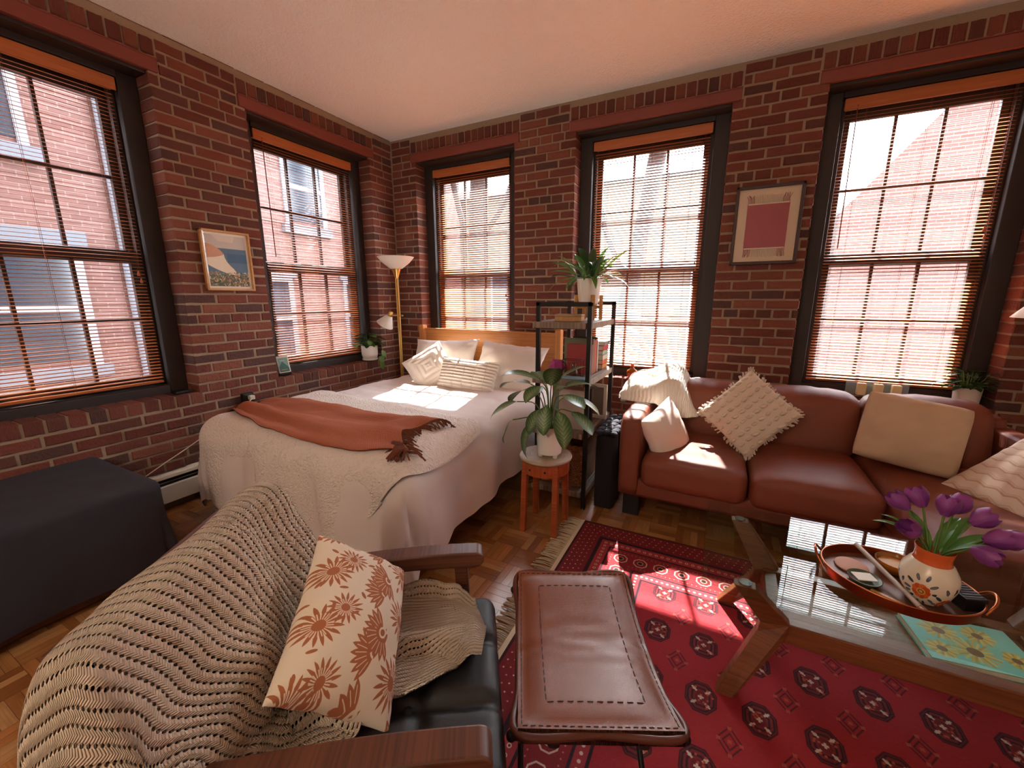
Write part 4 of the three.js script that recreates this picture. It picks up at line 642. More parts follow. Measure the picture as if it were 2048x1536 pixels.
// book on the lower shelf, painted flowers on its cover
{
  const t = thing('art_book', 'turquoise book with yellow sunflowers on the table\'s lower shelf', 'book', [3.95, 0.266, 1.875], 0.12);
  const map = canvasTex(512, 400, (c, w, h) => { c.fillStyle = '#8ecbc2'; c.fillRect(0, 0, w, h); const R = rng(2); for (const [x, y, r] of [[150, 130, 95], [340, 110, 80], [250, 270, 110], [430, 270, 70], [90, 300, 75]]) { for (let i = 0; i < 26; i++) { const a = (i / 26) * 6.283; c.strokeStyle = ['#d9b354', '#e6c873', '#c99a3d'][i % 3]; c.lineWidth = 12; c.beginPath(); c.moveTo(x + Math.cos(a) * r * 0.35, y + Math.sin(a) * r * 0.35); c.lineTo(x + Math.cos(a) * r * (0.8 + 0.25 * R()), y + Math.sin(a) * r * (0.8 + 0.25 * R())); c.stroke(); } c.fillStyle = '#8a5a2e'; c.beginPath(); c.arc(x, y, r * 0.32, 0, 7); c.fill(); } });
  mesh('pages', bx(0.27, 0.018, 0.2, [0, 0.011, 0], 0.002), std('#e6dcc8', 0.9), t); mesh('back_cover', bx(0.276, 0.002, 0.206, [0, 0.001, 0], 0), std('#7fbab2', 0.5), t);
  const g = new THREE.BoxGeometry(0.276, 0.003, 0.206); mesh('front_cover', at(g, [0, 0.0215, 0]), std('#ffffff', 0.4, { map }), t);
}
// tray and what lies on it
const TY = 0.4626, TX = 3.727, TZ = 1.935;
{
  const t = thing('copper_tray', 'oval copper-rimmed tray on the glass table', 'tray', [TX, TY, TZ], -0.15), A = 0.185, B = 0.15, ov = (r, y, n = 48) => Array.from({ length: n }, (_, i) => [Math.cos((i / n) * 6.2832) * (A + r), y, Math.sin((i / n) * 6.2832) * (B + r)]);
  const e = new THREE.CylinderGeometry(1, 1, 0.006, 48); e.scale(A, 1, B); mesh('base', at(e, [0, 0.004, 0]), std('#6a4634', 0.45, { metalness: 0.3 }), t);
  const rim = lathe([[0.985, 0], [1.0, 0], [1.03, 0.032], [1.015, 0.034], [0.985, 0.006], [0.985, 0]], [0, 0, 0], 56); rim.scale(A, 1, B); rim.computeVertexNormals(); mesh('rim', rim, M.copper, t);
  mesh('bead', tube(ov(0.005, 0.034), 0.003, 96, 6, true), M.copper, t);
  for (const k of [-1, 1]) mesh('handle', tube([[k * 0.184, 0.02, -0.05], [k * 0.205, 0.05, -0.03], [k * 0.21, 0.06, 0], [k * 0.205, 0.05, 0.03], [k * 0.184, 0.02, 0.05]], 0.004, 20, 8), M.copper, t);
  const onTray = (dx, dz) => [TX + dx, TY + 0.0075, TZ + dz];
  const p = thing('wooden_pestle', 'long slim grey-handled stick lying diagonally across the tray', 'stick', [TX - 0.055, TY + 0.045, TZ + 0.0]);
  mesh('shaft', bar([-0.02, 0.008, -0.12], [0.075, -0.022, 0.125], 0.0075, 10), std('#b9ada0', 0.4, { metalness: 0.4 }), p); mesh('tip', bar([0.075, -0.022, 0.125], [0.082, -0.024, 0.14], 0.0085, 10), M.chrome, p);
  const dish = thing('round_dish', 'small olive dish with a labelled tin on the tray', 'dish', onTray(-0.085, 0.035)); mesh('bowl', lathe([[0, 0], [0.035, 0.001], [0.045, 0.016], [0.042, 0.017], [0.033, 0.005], [0, 0.004]], [0, 0, 0], 28), std('#5d6650', 0.4), dish);
  const tin = thing('label_card', 'small printed paper label in the olive dish', 'label', [TX - 0.085, TY + 0.0225, TZ + 0.033], 0.3);
  mesh('card', bx(0.055, 0.003, 0.04, [0, 0.0015, 0], 0.0005), std('#ffffff', 0.7, { map: canvasTex(128, 96, (c) => { c.fillStyle = '#e2ddd0'; c.fillRect(0, 0, 128, 96); c.fillStyle = '#6a6a62'; for (let i = 0; i < 6; i++) c.fillRect(14, 14 + i * 12, 60 + ((i * 37) % 42), 4); }) }), tin);
  const am = thing('amber_dish', 'amber glass candle dish at the back of the tray', 'dish', onTray(0.02, -0.08)); mesh('glass', lathe([[0, 0], [0.045, 0.001], [0.052, 0.035], [0.048, 0.036], [0.043, 0.008], [0, 0.006]], [0, 0, 0], 32), phy({ color: '#d08a2a', roughness: 0.05, transmission: 0.6, thickness: 0 }), am); mesh('wax', cyl(0.042, 0.042, 0.016, [0, 0.0155, 0], 24), std('#b9822f', 0.5), am);
  const bk = thing('matchbox', 'pale printed matchbox behind the patterned vase', 'box', [TX + 0.085, TY + 0.0075, TZ - 0.085], 0.35); mesh('sleeve', bx(0.06, 0.018, 0.035, [0, 0.009, 0], 0.001), std('#ddd6ce', 0.7), bk); mesh('drawer', bx(0.062, 0.013, 0.029, [0.001, 0.009, 0], 0.001), std('#8d7f93', 0.7), bk);
  const st = thing('pink_stone', 'flat pinkish stone coaster at the left of the tray', 'stone', onTray(-0.1, -0.04)); mesh('slab', at(smooth(new THREE.CylinderGeometry(0.045, 0.047, 0.008, 24)), [0, 0.004, 0]), std('#c99b86', 0.8, { bumpMap: grit, bumpScale: 0.001 }), st);
  const wd = thing('wooden_spoon', 'thin pale wooden stick at the front of the tray', 'stick', onTray(-0.035, 0.1), -0.55); mesh('stick', bx(0.1, 0.005, 0.012, [0, 0.0025, 0], 0.002), M.pine, wd);
  const gr = thing('black_grater_box', 'small black ridged box at the right end of the tray', 'box', onTray(0.15, 0.02), 0.35);
  mesh('body', bx(0.06, 0.04, 0.075, [0, 0.02, 0], 0.003), M.black, gr); for (let i = 0; i < 6; i++) mesh('ridge', bx(0.05, 0.003, 0.005, [0, 0.0405, -0.028 + i * 0.011], 0.001), std('#4a4b50', 0.4), gr);
  // vase
  const v = thing('patterned_vase', 'cream ceramic vase with orange flowers and orange collar on the tray', 'vase', onTray(0.055, 0.045));
  const vm = canvasTex(1024, 512, (c, w, h) => {
    c.fillStyle = '#e6d8bf'; c.fillRect(0, 0, w, h); const R = rng(6);
    for (let k = 0; k < 6; k++) { const x = (k + 0.5) * (w / 6), y = 300 + (k % 2 ? -40 : 40); c.strokeStyle = '#4d5560'; c.lineWidth = 3; for (let i = 0; i < 10; i++) { const a = (i / 10) * 6.28 + k, r = 78 + 22 * R(); c.save(); c.translate(x + Math.cos(a) * r, y + Math.sin(a) * r * 1.3); c.rotate(a); c.beginPath(); c.ellipse(0, 0, 24, 9, 0, 0, 7); c.fillStyle = i % 2 ? '#6d7075' : '#3f4448'; c.fill(); c.stroke(); c.restore(); }
      for (let i = 0; i < 9; i++) { const a = (i / 9) * 6.28; c.fillStyle = i % 2 ? '#d9682f' : '#c9531f'; c.beginPath(); c.arc(x + Math.cos(a) * 34, y + Math.sin(a) * 40, 21, 0, 7); c.fill(); } c.fillStyle = '#e0a04c'; c.beginPath(); c.arc(x, y, 26, 0, 7); c.fill(); c.fillStyle = '#3b3530'; for (let i = 0; i < 9; i++) { c.beginPath(); c.arc(x + 14 * Math.cos(i * 0.7), y + 14 * Math.sin(i * 0.7), 4, 0, 7); c.fill(); } }
  }); vm.wrapS = THREE.RepeatWrapping;
  mesh('body', lathe([[0, 0], [0.036, 0], [0.04, 0.004], [0.058, 0.035], [0.067, 0.068], [0.064, 0.095], [0.05, 0.122], [0.044, 0.128]], [0, 0, 0], 48), phy({ map: vm, roughness: 0.25, clearcoat: 0.4 }), v);
  mesh('collar', lathe([[0.044, 0.127], [0.042, 0.135], [0.041, 0.15], [0.045, 0.17], [0.042, 0.17], [0.037, 0.15], [0.036, 0.11], [0, 0.1]], [0, 0, 0], 40), phy({ color: '#d9622d', roughness: 0.25, clearcoat: 0.4 }), v);
  // tulips
  const pet = (() => { const pos = [], idx = [], n = 8; for (let j = 0; j <= n; j++) { const q = j / n, w = 0.017 * Math.pow(Math.sin(Math.PI * Math.min(0.97, 0.12 + q * 0.86)), 0.7), r = 0.004 + 0.017 * Math.sin(Math.min(1, q * 1.35) * 1.57) * (1 - 0.45 * q * q); for (const s of [-1, -0.5, 0, 0.5, 1]) { const a = (s * w) / 0.018; pos.push(Math.sin(a) * (r + 0.003 * (1 - Math.abs(s))), q * 0.05, Math.cos(a) * (r + 0.002)); } } for (let j = 0; j < n; j++) for (let i = 0; i < 4; i++) { const a = j * 5 + i; idx.push(a, a + 1, a + 5, a + 1, a + 6, a + 5); } const g = new THREE.BufferGeometry(); g.setAttribute('position', new THREE.Float32BufferAttribute(pos, 3)); g.setAttribute('uv', new THREE.Float32BufferAttribute(new Float32Array((pos.length / 3) * 2), 2)); g.setIndex(idx); g.computeVertexNormals(); return g; })();
  const pm = ['#8e3f8f', '#7b2f7f', '#9a4a96'].map((c) => phy({ color: c, roughness: 0.5, transmission: 0.2, thickness: 0, side: THREE.DoubleSide })), lg = leafGeo(0.13, 0.03, 0.05, 0.5, 9, 0.4), R = rng(61);
  const B0 = [TX + 0.055, TY + 0.16, TZ + 0.045];
  [['leftmost purple tulip, its bloom opening towards the sofa', -0.065, 0.135, -0.03], ['purple tulip second from the left, highest bloom', -0.03, 0.15, -0.04], ['low purple tulip hanging over the left of the vase', -0.05, 0.075, 0.02], ['large purple tulip at the top of the bunch', 0.01, 0.14, -0.02], ['purple tulip behind the largest bloom', 0.045, 0.14, -0.06], ['purple tulip at the upper right of the bunch', 0.07, 0.125, -0.025], ['drooping purple tulip front right', 0.055, 0.065, 0.035], ['purple tulip next to the rightmost bloom', 0.09, 0.085, 0.0], ['rightmost purple tulip, bending outward', 0.125, 0.08, -0.02]].forEach(([lab, x, y, z], i) => {
    y *= 0.8; const f = thing('tulip', lab, 'tulip', B0), lean = [x, y, z]; mesh('stem', tube([[x * 0.12, -0.1, z * 0.12], [x * 0.3, 0, z * 0.3], [x * 0.8, y * 0.72, z * 0.8], lean], 0.0032, 14, 6), M.stem, f);
    const bloom = new THREE.Group(); bloom.name = 'bloom'; bloom.position.set(...lean); const d = V(x * 1.4, y * (i === 6 ? -0.1 : 0.75), z * 1.4 + 0.01).normalize(); bloom.quaternion.setFromUnitVectors(V(0, 1, 0), d); f.add(bloom);
    for (let k = 0; k < 6; k++) sub(pet, pm[(i + k) % 3], 'petal', bloom, [0, 0, 0], [0, k * 1.047 + i, 0], [k % 2 ? 1.3 : 1.45, 1.25 - 0.06 * R(), k % 2 ? 1.3 : 1.45]);
    const l = plantLeaf(f, lg, M.leaf, [x * 0.2, 0.0, z * 0.2], Math.atan2(x, z) + 0.8 * (R() - 0.5), 0.75 + 0.4 * R(), 0.85 + 0.3 * R());
  });
}
// ---------------------------------------------------------------- armchair, its throw and pillow
const CH = [2.468, 0, 2.897], CT = 2.135;
{
  const t = thing('armchair', 'wooden armchair with black buttoned leather seat in the foreground', 'armchair', CH, CT);
  const hide = phy({ color: '#191818', roughness: 0.34, bumpMap: hideTex, bumpScale: 0.0004 });
  const groove = (x, w) => Math.exp(-((x / w) ** 2));
  mesh('seat_cushion', puffAt(0.53, 0.13, 0.56, 0.04, [0, 0.365, 0.03], 44, (q) => { if (q.y > 0) { let d = 0.02; for (const c of [-0.09, 0.09]) d = Math.min(d, 0.02 * (1 - groove(q.x - c, 0.018))); for (const c of [-0.1, 0.09]) d = Math.min(d, 0.02 * (1 - groove(q.z - c, 0.018))); q.y += d - 0.012; } else if (q.z > 0.2) q.z += 0; }), hide, t);
  const btn = ball(0.011, [0, 0, 0], [1, 0.5, 1], 12); for (const x of [-0.09, 0.09]) for (const z of [-0.1, 0.09]) sub(btn, hide, 'button', t, [x, 0.422, z]);
  mesh('back_cushion', puffAt(0.54, 0.42, 0.09, 0.04, [0, 0, 0], 16).rotateX(-0.42).translate(0, 0.6, -0.338), hide, t);
  for (const s of [-1, 1]) {
    const sh = new THREE.Shape(); sh.moveTo(-0.38, 0.525); sh.bezierCurveTo(-0.15, 0.563, 0.05, 0.583, 0.255, 0.576); sh.quadraticCurveTo(0.275, 0.572, 0.272, 0.553); sh.quadraticCurveTo(0.268, 0.538, 0.24, 0.536); sh.bezierCurveTo(0.05, 0.546, -0.15, 0.526, -0.38, 0.49); sh.closePath();
    const g = new THREE.ExtrudeGeometry(sh, { depth: 0.05, bevelEnabled: true, bevelThickness: 0.006, bevelSize: 0.006, bevelSegments: 3, curveSegments: 16 }); g.rotateY(-Math.PI / 2); g.translate(s * 0.29 + 0.025, 0, 0);
    mesh('arm', boxUV(g), M.walnut, t);
    mesh('front_leg', beam([s * 0.29, 0.545, 0.205], [s * 0.29, s < 0 ? 0.0098 : 0, 0.225], 0.042, 0.038, 0.006), M.walnutV, t);
    mesh('back_leg', beam([s * 0.29, 0.515, -0.34], [s * 0.29, 0, -0.4], 0.042, 0.036, 0.006), M.walnutV, t);
    mesh('side_rail', beam([s * 0.285, 0.29, 0.21], [s * 0.285, 0.25, -0.37], 0.026, 0.05, 0.004), M.walnut, t);
  }
  mesh('front_rail', bx(0.54, 0.05, 0.026, [0, 0.285, 0.22], 0.004), M.walnut, t); mesh('rear_rail', bx(0.54, 0.05, 0.026, [0, 0.25, -0.36], 0.004), M.walnut, t);
  mesh('back_frame', [bx(0.56, 0.04, 0.03, [0, 0.8, -0.405], 0.006, [-0.42, 0, 0]), beam([-0.26, 0.8, -0.405], [-0.26, 0.28, -0.34], 0.03, 0.03), beam([0.26, 0.8, -0.405], [0.26, 0.28, -0.34], 0.03, 0.03)], M.walnut, t);
}
{
  // open-work knit: ribs along v, rows of small holes between them
  const rib = 0.03, hole = (u, v) => { const a = (u * 4) % 1, b = (v * 12) % 1; return Math.hypot((a - 0.5) * rib, (b - 0.5) * 0.0125) < 0.0042; };
  const al = tex(256, 256, (u, v) => (hole(u, v) ? 0 : 1), [rib * 4, 0.15], false);
  const bp = tex(256, 256, (u, v) => { const a = (u * 4) % 1, b = (v * 12) % 1, cable = Math.abs(a - 0.5) * 2, st = 0.5 + 0.5 * Math.cos((b + (a < 0.5 ? a : 1 - a) * 1.6) * Math.PI * 4); return clamp(Math.sin(Math.PI * clamp(cable, 0, 1) * 0.5) * 0.6 + 0.3 * st * sstep(0.15, 0.4, cable), 0, 1) - 0.0 + 0.1 * vf(u, v, 32, 5, 2); }, [rib * 4, 0.15], false);
  M.knit = std('#dcc6ad', 0.95, { alphaMap: al, alphaTest: 0.5, bumpMap: bp, bumpScale: 0.009, side: THREE.DoubleSide });
  const prof = [[-0.495, 0.22], [-0.475, 0.45], [-0.44, 0.68], [-0.395, 0.825], [-0.33, 0.825], [-0.268, 0.7], [-0.215, 0.56], [-0.17, 0.465], [-0.06, 0.452], [0.08, 0.455], [0.2, 0.456], [0.262, 0.448]].map(([z, y]) => V(0, y, z)), cv = new THREE.CatmullRomCurve3(prof, false, 'centripetal');
  const pick = (l, u) => { const k = clamp(u, 0, 0.9999) * (l.length - 1), i = Math.floor(k); return lerp(l[i], l[i + 1], sstep(0, 1, k - i)); };
  const near = [-0.58, -0.58, -0.57, -0.54, -0.5, -0.43, -0.31, -0.25, -0.2, -0.09, -0.03, 0.0], far = [0.34, 0.33, 0.32, 0.31, 0.3, 0.29, 0.28, 0.27, 0.26, 0.26, 0.245, 0.2];
  const f = (u, v) => {
    let x = lerp(pick(near, v), pick(far, v), u); const p = cv.getPoint(v); let y = p.y, z = p.z, w = 0.02 * fb(x * 5 + 2, v * 5, 1) + 0.012 * Math.sin(x * 17 + v * 6);
    const over = -0.285 - x; if (over > 0) { const [o, d] = fold(over, 0.05); x = -0.285 - o - 0.06 * sstep(0.05, 0.4, over) * (1 + Math.sin(v * 17 + 2)); y -= d; if (z > -0.4) y = Math.max(y, lerp(0.55, 0.59, sstep(-0.4, -0.3, z)) - 0.8 * Math.max(0, over - 0.06) * sstep(-0.2, -0.36, z)); }
    const fo = x - 0.27; if (fo > 0) { y -= fo * 0.8; }
    if (v > 0.66) { w = 0.03 * Math.max(-0.15, Math.sin(x * 30 + v * 7 + 3 * nz(x * 6, v * 5))) + 0.022 * Math.max(0, fb(x * 7, v * 9, 3)); if (v > 0.95) w *= 1.1; }
    return [x, y + Math.max(w, v > 0.6 ? 0 : -0.05) * (v > 0.6 ? 1 : 0.3), z + (v < 0.6 ? w : 0.015 * Math.sin(x * 20))];
  };
  const m = mesh('knit_throw', cloth(f, 110, 150, 0.006, [0.95, 1.75]), M.knit); m.position.set(...CH); m.rotation.y = CT; m.userData = { label: 'cream open-knit throw draped over the armchair', category: 'throw' };
  // floral pillow
  const fl = canvasTex(1024, 700, (c, w, h) => {
    c.fillStyle = '#ead9c3'; c.fillRect(0, 0, w, h); const tc = '#b06a45';
    const fan = (x, y, r, a0) => { c.save(); c.translate(x, y); c.rotate(a0); c.fillStyle = tc; for (let i = -5; i <= 5; i++) { c.save(); c.rotate(i * 0.3); c.beginPath(); c.moveTo(0, 0); c.bezierCurveTo(r * 0.17, -r * 0.45, r * 0.15, -r * 0.75, 0, -r); c.bezierCurveTo(-r * 0.15, -r * 0.75, -r * 0.17, -r * 0.45, 0, 0); c.fill(); c.strokeStyle = '#ead9c3'; c.lineWidth = 3; c.beginPath(); c.moveTo(0, -r * 0.35); c.lineTo(0, -r * 0.8); c.stroke(); c.restore(); } c.fillStyle = '#ead9c3'; c.beginPath(); c.arc(0, 0, r * 0.2, 0, 7); c.fill(); c.fillStyle = tc; c.beginPath(); c.arc(0, 0, r * 0.12, 0, 7); c.fill(); c.restore(); };
    const sunf = (x, y, r) => { c.save(); c.translate(x, y); c.fillStyle = tc; for (let i = 0; i < 16; i++) { c.rotate(6.2832 / 16); c.beginPath(); c.moveTo(0, 0); c.quadraticCurveTo(r * 0.16, -r * 0.65, 0, -r); c.quadraticCurveTo(-r * 0.16, -r * 0.65, 0, 0); c.fill(); } c.strokeStyle = '#ead9c3'; c.lineWidth = 4; for (let i = 0; i < 22; i++) { c.rotate(6.2832 / 22); c.beginPath(); c.moveTo(0, -r * 0.25); c.lineTo(0, -r * 0.55); c.stroke(); } c.fillStyle = tc; c.beginPath(); c.arc(0, 0, r * 0.17, 0, 7); c.fill(); c.restore(); };
    for (let i = 0; i < 4; i++) { sunf(90 + i * 280, 150, 95); sunf(170 + i * 280, 230, 80); fan(20 + i * 280, 420, 120, 0.4); fan(110 + i * 280, 440, 115, -0.5); sunf(230 + i * 280, 560, 100); sunf(310 + i * 280, 640, 80); fan(60 + i * 280, 690, 110, 0); }
    c.fillStyle = tc; for (let i = 0; i < 40; i++) { const x = (i * 263) % w, y = (i * 151) % h; c.save(); c.translate(x, y); c.rotate(i * 1.3); c.beginPath(); c.ellipse(0, 0, 20, 7, 0, 0, 7); c.fill(); c.restore(); }
  }); fl.wrapS = fl.wrapT = THREE.RepeatWrapping; fl.repeat.set(1 / 0.5, 1 / 0.34); fl.offset.set(0.5, 0.5);
  const X = V(0.34, 0.1, -0.02).normalize(), Y = V(0.09, 0.2, -0.2), Z = X.clone().cross(Y).normalize(); Y.copy(Z).cross(X);
  const g = pillow(0.41, 0.28, 0.2, { seed: 77, wr: 0.009, pinch: 0.08, k: 0.5 }), mt = new THREE.Matrix4().makeBasis(X, Y, Z).setPosition(0.02, 0.575, -0.06); g.applyMatrix4(mt);
  const pl = mesh('floral_pillow', g, std('#ffffff', 0.95, { map: fl, bumpMap: weave, bumpScale: 0.0008 })); pl.position.set(...CH); pl.rotation.y = CT; pl.userData = { label: 'cream pillow printed with rust flowers leaning in the armchair', category: 'pillow' };
}
// ---------------------------------------------------------------- leather saddle stool
{
  const t = thing('leather_stool', 'brown leather saddle stool on a black iron frame in the foreground', 'stool', [2.895, 0.0095, 2.55], 0.45);
  const W = 0.36, L = 0.52, base = (x, z) => 0.375 + 0.052 * (z / (L / 2)) ** 2, top = (x, z) => base(x, z) + 0.012 + 0.024 * Math.max(0, 1 - Math.abs(x / (W / 2 - 0.015)) ** 5) * Math.max(0, 1 - Math.abs(z / (L / 2 - 0.015)) ** 7) + 0.006 * Math.exp(-(((z - 0.01) / 0.02) ** 2)) * nz(x * 9, 2) + 0.005 * nz(x * 7 + 3, z * 24) * Math.exp(-((z / 0.09) ** 2));
  const lea = phy({ color: '#7b4226', roughness: 0.27, bumpMap: hideTex, bumpScale: 0.0003, specularIntensity: 1 });
  mesh('seat', cloth((u, v) => { const x = lerp(-W / 2, W / 2, u), z = lerp(L / 2, -L / 2, v); return [x, top(x, z), z]; }, 44, 60, 0.03, [W, L]), lea, t);
  mesh('rim', tube([[-W / 2, 0.425, -L / 2], [0, 0.425, -L / 2], [W / 2, 0.425, -L / 2], [W / 2, 0.385, -L / 4], [W / 2, 0.373, 0], [W / 2, 0.385, L / 4], [W / 2, 0.425, L / 2], [0, 0.425, L / 2], [-W / 2, 0.425, L / 2], [-W / 2, 0.385, L / 4], [-W / 2, 0.373, 0], [-W / 2, 0.385, -L / 4]], 0.009, 120, 8, true), std('#57291a', 0.4), t);
  const st = []; const dash = (a, b, n) => { for (let i = 0; i < n; i++) { const p = lerp(0, 1, (i + 0.15) / n), q = lerp(0, 1, (i + 0.75) / n), P = [lerp(a[0], b[0], p), 0, lerp(a[1], b[1], p)], Q = [lerp(a[0], b[0], q), 0, lerp(a[1], b[1], q)]; P[1] = top(P[0], P[2]) + 0.0008; Q[1] = top(Q[0], Q[2]) + 0.0008; st.push(bar(P, Q, 0.0013, 5)); } };
  const a = 0.115, b = 0.195; dash([-a, -b], [a, -b], 10); dash([-a, b], [a, b], 10); dash([-a, -b], [-a, b], 15); dash([a, -b], [a, b], 15);
  const e1 = W / 2 - 0.008, e2 = L / 2 - 0.008; dash([-e1, -e2], [e1, -e2], 20); dash([-e1, e2], [e1, e2], 20); dash([-e1, -e2], [-e1, e2], 30); dash([e1, -e2], [e1, e2], 30);
  mesh('stitching', st, std('#3a1d10', 0.7), t);
  for (const s of [-1, 1]) {
    mesh('end_bar', [bar([-0.195, 0.385, s * 0.235], [0.195, 0.385, s * 0.235], 0.009, 10), ball(0.012, [-0.195, 0.385, s * 0.235]), ball(0.012, [0.195, 0.385, s * 0.235])], M.iron, t);
    for (const x of [-0.1, 0.1]) mesh('strap', bx(0.03, 0.04, 0.03, [x, 0.386, s * 0.235], 0.008), std('#2b1610', 0.6), t);
    for (const x of [-0.165, 0.165]) mesh('leg', bar([x + 0.008 * s, 0.385, s * 0.235], [x + 0.008 * s, 0.009, -s * 0.2], 0.008, 10), M.iron, t);
    mesh('foot_bar', bar([-0.175, 0.009, s * 0.2], [0.175, 0.009, s * 0.2], 0.008, 10), M.iron, t);
  }
}
// ---------------------------------------------------------------- rug
{
  const X0 = 2.52, X1 = 4.95, Z0 = 1.24, Z1 = 3.72, PX = 2048, k = PX / (X1 - X0);
  const map = canvasTex(PX, PX, (c) => {
    const Y = (m) => (m * PX) / (Z1 - Z0), Xp = (m) => m * k, R = rng(9);
    c.fillStyle = '#a3252d'; c.fillRect(0, 0, PX, PX);
    const band = (d0, d1, col) => { c.strokeStyle = col; c.lineWidth = Xp(d1 - d0); const m = Xp((d0 + d1) / 2); c.strokeRect(m, m, PX - 2 * m, PX - 2 * m); };
    band(0, 0.012, '#3d1218'); band(0.012, 0.13, '#7c1a22'); band(0.13, 0.15, '#2e1220'); band(0.15, 0.2, '#a8343a'); band(0.2, 0.21, '#2e1220'); band(0.21, 0.35, '#8d1f27'); band(0.35, 0.36, '#2e1220'); band(0.36, 0.4, '#a5333a'); band(0.4, 0.41, '#2e1220');
    const along = (d, step, f) => { for (let s = d; s < X1 - X0 - d + 0.001; s += step) { f(Xp(s), Xp(d)); f(Xp(s), PX - Xp(d)); f(Xp(d), Xp(s)); f(PX - Xp(d), Xp(s)); } };
    const dot = (r, col) => (x, y) => { c.fillStyle = col; c.beginPath(); c.arc(x, y, Xp(r), 0, 7); c.fill(); };
    along(0.03, 0.035, dot(0.0035, '#d8b7a2')); along(0.055, 0.035, dot(0.0035, '#c98d7c')); along(0.08, 0.035, dot(0.0035, '#d8b7a2')); along(0.105, 0.035, dot(0.0035, '#c98d7c')); along(0.175, 0.03, dot(0.008, '#dcc0ad')); along(0.175, 0.03, dot(0.004, '#7a1a22')); along(0.38, 0.024, dot(0.006, '#dcc0ad'));
    const oct = (x, y, rx, ry, fill, line, lw) => { c.beginPath(); for (let i = 0; i < 8; i++) { const a = (i + 0.5) * (Math.PI / 4); c.lineTo(x + Math.cos(a) * rx, y + Math.sin(a) * ry); } c.closePath(); if (fill) { c.fillStyle = fill; c.fill(); } if (line) { c.strokeStyle = line; c.lineWidth = lw; c.stroke(); } };
    along(0.28, 0.1, (x, y) => { oct(x, y, Xp(0.034), Xp(0.034), '#7f1a22', '#d9b9a6', 5); oct(x, y, Xp(0.014), Xp(0.014), '#2b1724', '#c98f76', 4); });
    along(0.33, 0.02, dot(0.003, '#c07a6a')); along(0.23, 0.02, dot(0.003, '#c07a6a'));
    const gul = (x, y) => {
      const a = Xp(0.052), b = Y(0.064); oct(x, y, a, b, '#701b24', '#47161f', 4); c.strokeStyle = '#2a1422'; c.lineWidth = 4; for (let i = 0; i < 4; i++) oct(x, y, a * (0.85 - i * 0.14), b * (0.85 - i * 0.14), null, i % 2 ? '#7d2a2c' : '#2c1722', 4);
      c.fillStyle = '#cbb8a8'; for (const [p, q] of [[-1, -1], [1, -1], [-1, 1], [1, 1]]) { c.save(); c.translate(x + p * a * 0.42, y + q * b * 0.42); c.rotate(p * q * 0.7); c.fillRect(-Xp(0.011), -3, Xp(0.022), 6); c.fillRect(-3, -Xp(0.006), 6, Xp(0.012)); c.restore(); }
      c.fillRect(x - 8, y - 3, 16, 6); c.fillRect(x - 3, y - 8, 6, 16); c.fillStyle = '#b5523c'; for (let i = 0; i < 10; i++) c.fillRect(x + (R() - 0.5) * a * 1.3, y + (R() - 0.5) * b * 1.3, 6, 6);
    };
    const small = (x, y) => { const a = Xp(0.036), b = Y(0.05); c.strokeStyle = '#5a1a24'; c.lineWidth = 4; for (const s of [1, 0.55]) { c.beginPath(); c.moveTo(x, y - b * s); c.lineTo(x + a * s, y); c.lineTo(x, y + b * s); c.lineTo(x - a * s, y); c.closePath(); c.stroke(); } c.fillStyle = '#b0503f'; for (const [p, q] of [[0, -0.9], [0, 0.9], [-0.9, 0], [0.9, 0], [0, 0]]) c.fillRect(x + p * a - 5, y + q * b - 5, 10, 10); };
    c.save(); c.beginPath(); c.rect(Xp(0.41), Y(0.41), PX - Xp(0.82), PX - Y(0.82)); c.clip();
    for (let i = 0; i < 12; i++) for (let j = 0; j < 9; j++) { gul(Xp(0.52 + i * 0.175), Y(0.455 + j * 0.24)); small(Xp(0.6075 + i * 0.175), Y(0.575 + j * 0.24)); }
    c.restore();
    c.globalAlpha = 0.1; for (let i = 0; i < 9000; i++) { c.fillStyle = i % 2 ? '#000' : '#e08a7a'; c.fillRect(R() * PX, R() * PX, 2 + R() * 14, 2); } c.globalAlpha = 1;
  });
  const pile = tex(256, 256, (u, v) => 0.6 * vf(u, v, 64, 3, 2) + 0.4 * (0.5 + 0.5 * Math.sin(v * Math.PI * 120)), [0.12, 0.12], false);
  pile.repeat.set((X1 - X0) / 0.12, (Z1 - Z0) / 0.12);
  const t = thing('persian_rug', 'red oriental rug with rows of dark medallions and cream fringe', 'rug', [(X0 + X1) / 2, 0, (Z0 + Z1) / 2]);
  part(t, 'pile', cloth((u, v) => { const x = lerp(X0, X1, u), z = lerp(Z1, Z0, v); return [x, 0.0085 + 0.0012 * nz(x * 4, z * 4), z]; }, 60, 60, 0.007, [1, 1]), std('#ffffff', 0.97, { map, bumpMap: pile, bumpScale: 0.002 }));
  const cream = std('#d9c7a8', 0.95, { bumpMap: weave, bumpScale: 0.001 });
  part(t, 'selvage', [bb(X0 - 0.022, X0 + 0.001, 0.0012, 0.0082, Z0, Z1, 0.002)], cream);
  const R = rng(33), fr = []; for (let z = Z0 + 0.004; z < Z1; z += 0.0075) { const q = 0.075 + 0.035 * R(), w = 0.03 * (R() - 0.55); fr.push(tube([[X0 - 0.02, 0.004, z], [X0 - 0.02 - q * 0.5, 0.006 + 0.006 * R(), z + w * 0.4 + 0.006 * (R() - 0.5)], [X0 - 0.02 - q, 0.003, z + w]], 0.0026, 5, 5)); }
  const f = part(t, 'fringe', fr, cream); f.userData.kind = 'stuff';
}
